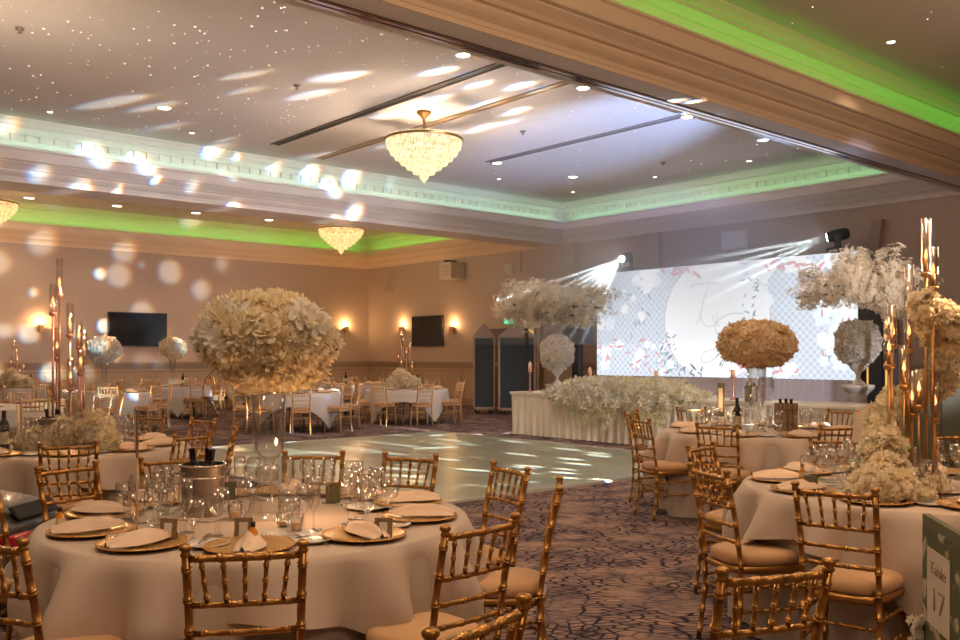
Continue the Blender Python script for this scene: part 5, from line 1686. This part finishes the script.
lamp('candle_glow', 'POINT', PX(893, 332, 4.85), .3, (1, .5, .15), shadow_soft_size=.02)
# flowers at the foot of the rose-gold stand
b = MB(); rr = random.Random(17); c0 = PX(66, 448, 7.1); c0.z = TZ
for (px, dz, d_, r_, n) in ((66, .10, 7.2, .15, 130), (45, .05, 7.15, .13, 80), (88, .14, 7.2, .14, 110), (102, .05, 7.0, .13, 100), (78, .30, 7.35, .08, 50), (98, .16, 7.1, .11, 60), (30, .03, 7.1, .10, 50)):
    cc = PX(px, 448, d_)
    for i in range(n):
        o = Vector((rr.gauss(0, 1), rr.gauss(0, 1), rr.gauss(.3, .8))).normalized(); p_ = Vector((cc.x, cc.y, TZ+dz))+o*r_*.9; p_.z = max(p_.z, TZ+.02)
        flower(b, p_-c0, o, rr.uniform(.035, .055), 'rose', rr)
o = b.build('flower_bed', M['petal'], None, False, c0); tag(o, 'cream flower mound around the foot of the rose-gold candle tubes', 'flowers')

# glass hurricane on the head table, small crystal fish bowl
q = onX(766, 398, XH+.4)
root = empty('glass_hurricane', (q.x, q.y, HZ+.01)); m_ = MB(); m_.lathe([(.09, 0), (.08, .01), (.03, .03), (.03, .06), (.08, .09), (.12, .18), (.115, .30), (.10, .36), (.098, .36), (.11, .2)], n=24); m_.build('body', M['vase'], root, True)
tag(root, 'clear glass hurricane on the head table beside the small bucket', 'hurricane glass')
q = onX(552, 386, XH+.3)
m_ = MB(); m_.lathe([(.05, 0), (.09, .03), (.11, .09), (.09, .15), (.05, .18)], n=20); o = m_.build('glass_bowl', M['vase'], None, True, (q.x, q.y, HZ+.012)); tag(o, 'small clear glass bowl on the head table below the white urn', 'glass bowl')

# pale chair behind the head table
for px, lb in ((690, 'pale blush chair behind the head table at the garland end'), (716, 'pale blush chair behind the head table, beside the green number card')):
    q = onX(px, 396, XH+1.15)
    if px == 690: PCH = far_chair(M['ghostchair']); o = PCH
    else: o = copy_tree(PCH)
    o.location = (q.x, q.y, 0); o.rotation_euler = (0, 0, R(90)); tag(o, lb, 'chair', 'pale chairs behind the head table')

# ================================================================== FAR TABLES
FT = [('F1', 14, 21.5, 'the far left edge table', 0), ('F2', 104, 18.6, 'the table with the blue-white flower ball', 1), ('F3', 172, 22.6, 'the table beneath the far television', 2),
      ('F5', 28, 13.6, 'the table right behind the rose-gold candles', 3), ('F6', 297, 18.6, 'the far table seen behind the tall vase', 4), ('F7', 407, 20.6, 'the far table below the black television', 5),
      ('F8', 350, 24.2, 'the table by the far room corner', 6), ('F9', 255, 26.0, 'the far table behind the big blossom ball', 7)]
rr = random.Random(5)
for key, px, d, nm_, sd in FT:
    c = ((px-480)/F0*d, d)
    T[key] = (c, nm_)
    rot = R((12, 50, 30, 70, 55, 48, 20, 80)[sd])
    lay_table(c, nm_, rot, False, 40+sd)
    a0 = (10, 25, 0, 30, 15, 22, 8, 40)[sd]
    for k in range(8):
        a = R(a0+45*k)
        dl, dd = math.cos(a), math.sin(a)
        la, de = c[0]+dl*1.32, c[1]+dd*1.32
        if (la/de)*F0+480 < -12: continue
        put_chair('f', la, de, -dl, -dd, f"gold chair at the {hour(dl, dd)} side of {nm_}", 'gold chairs around '+nm_)
    ctr = W(*c)
    for k in range(8):
        a = R(a0+45*k); dl, dd = math.cos(a), math.sin(a); out = FW*dd+RT*dl; tan = Vector((-out.y, out.x, 0))
        h = hour(dl, dd)
        q = ctr+out*.70; inst('charger_plate', (q.x, q.y, .759), 0, f"gold charger plate at {h} of {nm_}", 'plate', 'charger plates on '+nm_)
        inst('napkin', (q.x, q.y, .759), math.atan2(out.y, out.x)+PI/2, f"peach napkin at {h} of {nm_}", 'napkin', 'napkins on '+nm_)
        q = ctr+out*.48+tan*.1; inst('wine_glass', (q.x, q.y, .759), 0, f"clear wine glass at {h} of {nm_}", 'glass', 'wine glasses on '+nm_)
def far_ball(px, py, d, r, vz, lb, lbv, m, seed):
    q = PX(px, py, d); base = .759
    root = empty('glass_vase', (q.x, q.y, base)); hh = q.z-r*.48-base
    m_ = MB(); m_.lathe([(.11, 0), (.03, .04), (.03, .1), (.05, hh*.5), (.09, hh), (.085, hh), (.045, hh*.5)], n=20); m_.build('body', M['vase'], root, True); tag(root, lbv, 'vase')
    o = superball(r*.93, r*.93, r*.76, 260, .06, 'rose', seed).build('flower_ball', m, None, False, q); tag(o, lb, 'flower ball', 'flower balls on far tables')
far_ball(104, 349.5, 18.4, .32, 0, 'white flower ball in a blue-green light patch, left of the far television', 'tall glass vase carrying the white ball left of the far television', M['petalw'], 3)
far_ball(172.5, 348.5, 22.4, .31, 0, 'peach flower ball under the right end of the far television', 'glass vase carrying the peach ball under the far television', M['petal'], 4)
def far_cand(px, d, s, lb, lbf, seed, hs):
    rr_ = random.Random(seed)
    rods = [(rr_.uniform(-.16, .16), rr_.uniform(-.12, .12), h, .22) for h in hs]
    q = W((px-480)/F0*d, d, .759)
    candelabra(q, rods, lb, 'brass' if seed != 8 else 'rose', s)
    b = MB(); rr2 = random.Random(seed+1)
    for (ox, oz, r_) in ((-.22, .1, .17), (.0, .14, .2), (.2, .08, .16), (-.1, .3, .12)):
        for i in range(45):
            o = Vector((rr2.gauss(0, 1), rr2.gauss(0, 1), rr2.gauss(.2, .8))).normalized(); p_ = RT*ox+Vector((0, 0, oz))+o*r_; p_.z = max(p_.z, .02)
            flower(b, p_, o, .07, 'rose', rr2)
    o = b.build('flower_mound', M['petal'], None, False, q-FW*.12); tag(o, lbf, 'flowers', 'flower mounds on far tables')
far_cand(405, 20.5, 1.0, 'candle tube stand on the table below the black television', 'cream flower mound on the table below the black television', 3, (1.15, 1.0, .72, .62, .5, .4, .85))
far_cand(18, 21.3, 1.0, 'candle tube stand at the far left edge of the room', 'cream flower mound on the far left edge table', 8, (.75, .9, .5, .4, .3, .6))
for key, la, lb in (('F3', .3, 'dark bottle on the table beneath the far television'), ('F8', -.1, 'dark bottle on the table by the far room corner'), ('F7', .25, 'dark bottle beside the flowers below the black television'),
                    ('F1', .45, 'dark bottle on the far left edge table'), ('F9', .3, 'dark bottle on the far table behind the big blossom ball'), ('F6', -.2, 'dark bottle on the far table seen behind the tall vase')):
    c, _ = T[key]; q = W(c[0]+la, c[1]-.1, .759); wine_bottle(q, lb, grp='dark bottles on far tables')

for key, e in (('T1', 6), ('T2', 40), ('T3', 2), ('T4', 40)) + tuple((k, 22) for k in ('F1', 'F2', 'F3', 'F5', 'F6', 'F7', 'F8', 'F9')):
    c, _ = T[key]
    lamp('table_fill_light', 'POINT', W(c[0]+(-.45 if key == 'T3' else .22), c[1]-.12, 1.05 if key in ('T1', 'T3') else 2.0), e*.6, (1, .55, .26), shadow_soft_size=.03)  # added over each table to lift ceiling and soffits; not all have candles

# ================================================================== CAR AND BOARD
q = W(-2.95, 5.35)
root = empty('ride_on_car', (q.x, q.y, 0), math.atan2(-RT.y, -RT.x)-PI/2-R(6))
root.scale = (1.15, 1.15, 1.05)
def loft(mb_, secs):
    n = len(secs[0]); vs = [p for s_ in secs for p in s_]
    fs = [(i*n+k, i*n+(k+1) % n, (i+1)*n+(k+1) % n, (i+1)*n+k) for i in range(len(secs)-1) for k in range(n)]
    fs.append(tuple(range(n-1, -1, -1))); fs.append(tuple((len(secs)-1)*n+k for k in range(n)))
    mb_.add(vs, fs)
m_ = MB(); secs = []
for y_, hw_, zt_, zb_ in ((-.42, .26, .40, .14), (-.38, .30, .46, .10), (-.20, .31, .50, .09), (.0, .31, .52, .09), (.30, .31, .50, .09), (.55, .29, .42, .10), (.62, .24, .34, .14)):
    P = []
    for k in range(20):
        t = 2*PI*k/20; P.append((spow(math.cos(t), .6)*hw_, y_, (zt_+zb_)/2+spow(math.sin(t), .6)*(zt_-zb_)/2))
    secs.append(P)
loft(m_, secs); m_.build('body', M['carpaint'], root, True)
m_ = MB(); secs = []
for y_, hw_, zt_ in ((-.34, .22, .52), (-.22, .24, .64), (.02, .24, .67), (.22, .24, .60), (.40, .22, .50)):
    P = []
    for k in range(16):
        t = 2*PI*k/16; P.append((spow(math.cos(t), .6)*hw_, y_, .48+spow(math.sin(t), .6)*(zt_-.48)))
    secs.append(P)
loft(m_, secs); m_.build('cabin', M['carpaint'], root, True)
m_ = MB(); m_.box((0, -.33, .575), (.34, .02, .09), Matrix.Rotation(R(-40), 3, 'X')); m_.build('rear_window', M['rubber'], root, bevel=.01)
for s_ in (-1, 1):
    m_ = MB(); m_.box((s_*.22, -.395, .445), (.16, .05, .08)); m_.box((s_*.292, -.33, .445), (.03, .15, .08)); m_.build('tail_light', M['redlight'], root, bevel=.015)
    for y_ in (-.24, .38):
        w_ = MB(); w_.lathe([(.001, -.05), (.07, -.05), (.13, -.045), (.14, 0), (.13, .045), (.07, .05), (.001, .05)], n=20); w_.v = [(z_, x_, y2) for x_, y2, z_ in w_.v]
        o = w_.build('wheel', M['rubber'], root, True, (s_*.28, y_, .14))
m_ = MB(); m_.box((0, -.42, .26), (.22, .02, .07)); m_.build('number_plate', M['paleglow'], root)
tag(root, 'grey car with a red tail light between the two left tables', 'car')

# welcome board at the lower right
P0 = W(.824, 1.70); P1 = W(.824-.187*.34, 1.70-.98*.34)
L_ = (P1-P0).length; c = (P0+P1)/2
root = empty('menu_board', (c.x, c.y, 0), math.atan2(P1.y-P0.y, P1.x-P0.x))
ZB0, ZB1 = .30, 1.19
m, nt, b, out = new_mat('floral_print')
b.inputs['Roughness'].default_value = .8
tc = nt.nodes.new('ShaderNodeTexCoord'); vo = nt.nodes.new('ShaderNodeTexVoronoi'); vo.inputs['Scale'].default_value = 24
nz = nt.nodes.new('ShaderNodeTexNoise'); nz.inputs['Scale'].default_value = 40; nt.links.new(tc.outputs['Object'], nz.inputs['Vector'])
nt.links.new(tc.outputs['Object'], vo.inputs['Vector'])
cr = nt.nodes.new('ShaderNodeValToRGB'); e = cr.color_ramp.elements
e[0].position = .25; e[0].color = (.22, .10, .04, 1); e[1].position = .75; e[1].color = (.10, .11, .05, 1)
x = e.new(.42); x.color = (.52, .28, .12, 1); x = e.new(.58); x.color = (.60, .50, .36, 1)
av = nt.nodes.new('ShaderNodeMath'); av.operation = 'MULTIPLY_ADD'; av.inputs[1].default_value = .6
nt.links.new(vo.outputs['Distance'], av.inputs[0]); nt.links.new(nz.outputs['Fac'], av.inputs[2]); nt.links.new(av.outputs[0], cr.inputs[0])
nt.links.new(cr.outputs[0], b.inputs['Base Color']); M['print'] = m
m_ = MB(); m_.box((0, 0, (ZB0+ZB1)/2), (L_, .012, ZB1-ZB0)); m_.build('panel', M['green_card'], root)
for s_ in (-1, 1):
    m_ = MB(); m_.box((s_*.12, .05, .16), (.025, .14, .32)); m_.build('leg', M['crate'], root)
nrm = Matrix.Rotation(root.rotation_euler.z, 3, 'Z') @ Vector((0, 1, 0))
sg = 1 if nrm.dot(Vector((0, 0, 0))-c) > 0 else -1
m_ = MB(); m_.box((0, sg*.0065, (.32+1.172)/2), (L_-.008, .001, 1.172-.32)); m_.build('floral_print', M['print'], root)
m_ = MB(); m_.box((-L_/2+.103, sg*.0078, 1.07), (.13, .0012, .135)); m_.build('inner_card', M['card'], root)
rot = Matrix.Rotation(0 if sg < 0 else PI, 4, 'Z') @ Matrix.Rotation(PI/2, 4, 'X') @ Matrix.Diagonal((1.4, 1, 1, 1))
for txt, z_, s_ in (('Table', 1.105, .030), ('17', 1.05, .058)):
    text_mesh(txt, s_, 'lettering', M['tanframe'], root, Matrix.Translation((-L_/2+.103, sg*.0092, z_)) @ rot)
b = MB(); rr = random.Random(2)
for i in range(90):
    flower(b, Vector((-L_/2+rr.uniform(-.03, .02), sg*rr.uniform(0, .02), rr.uniform(.75, 1.0))), Vector((-.6, sg, .3)), .013, 'rose', rr)
b.build('corner_flowers', M['petalw'], root)
tag(root, 'floral bordered table board with a cream panel at the lower right', 'board')
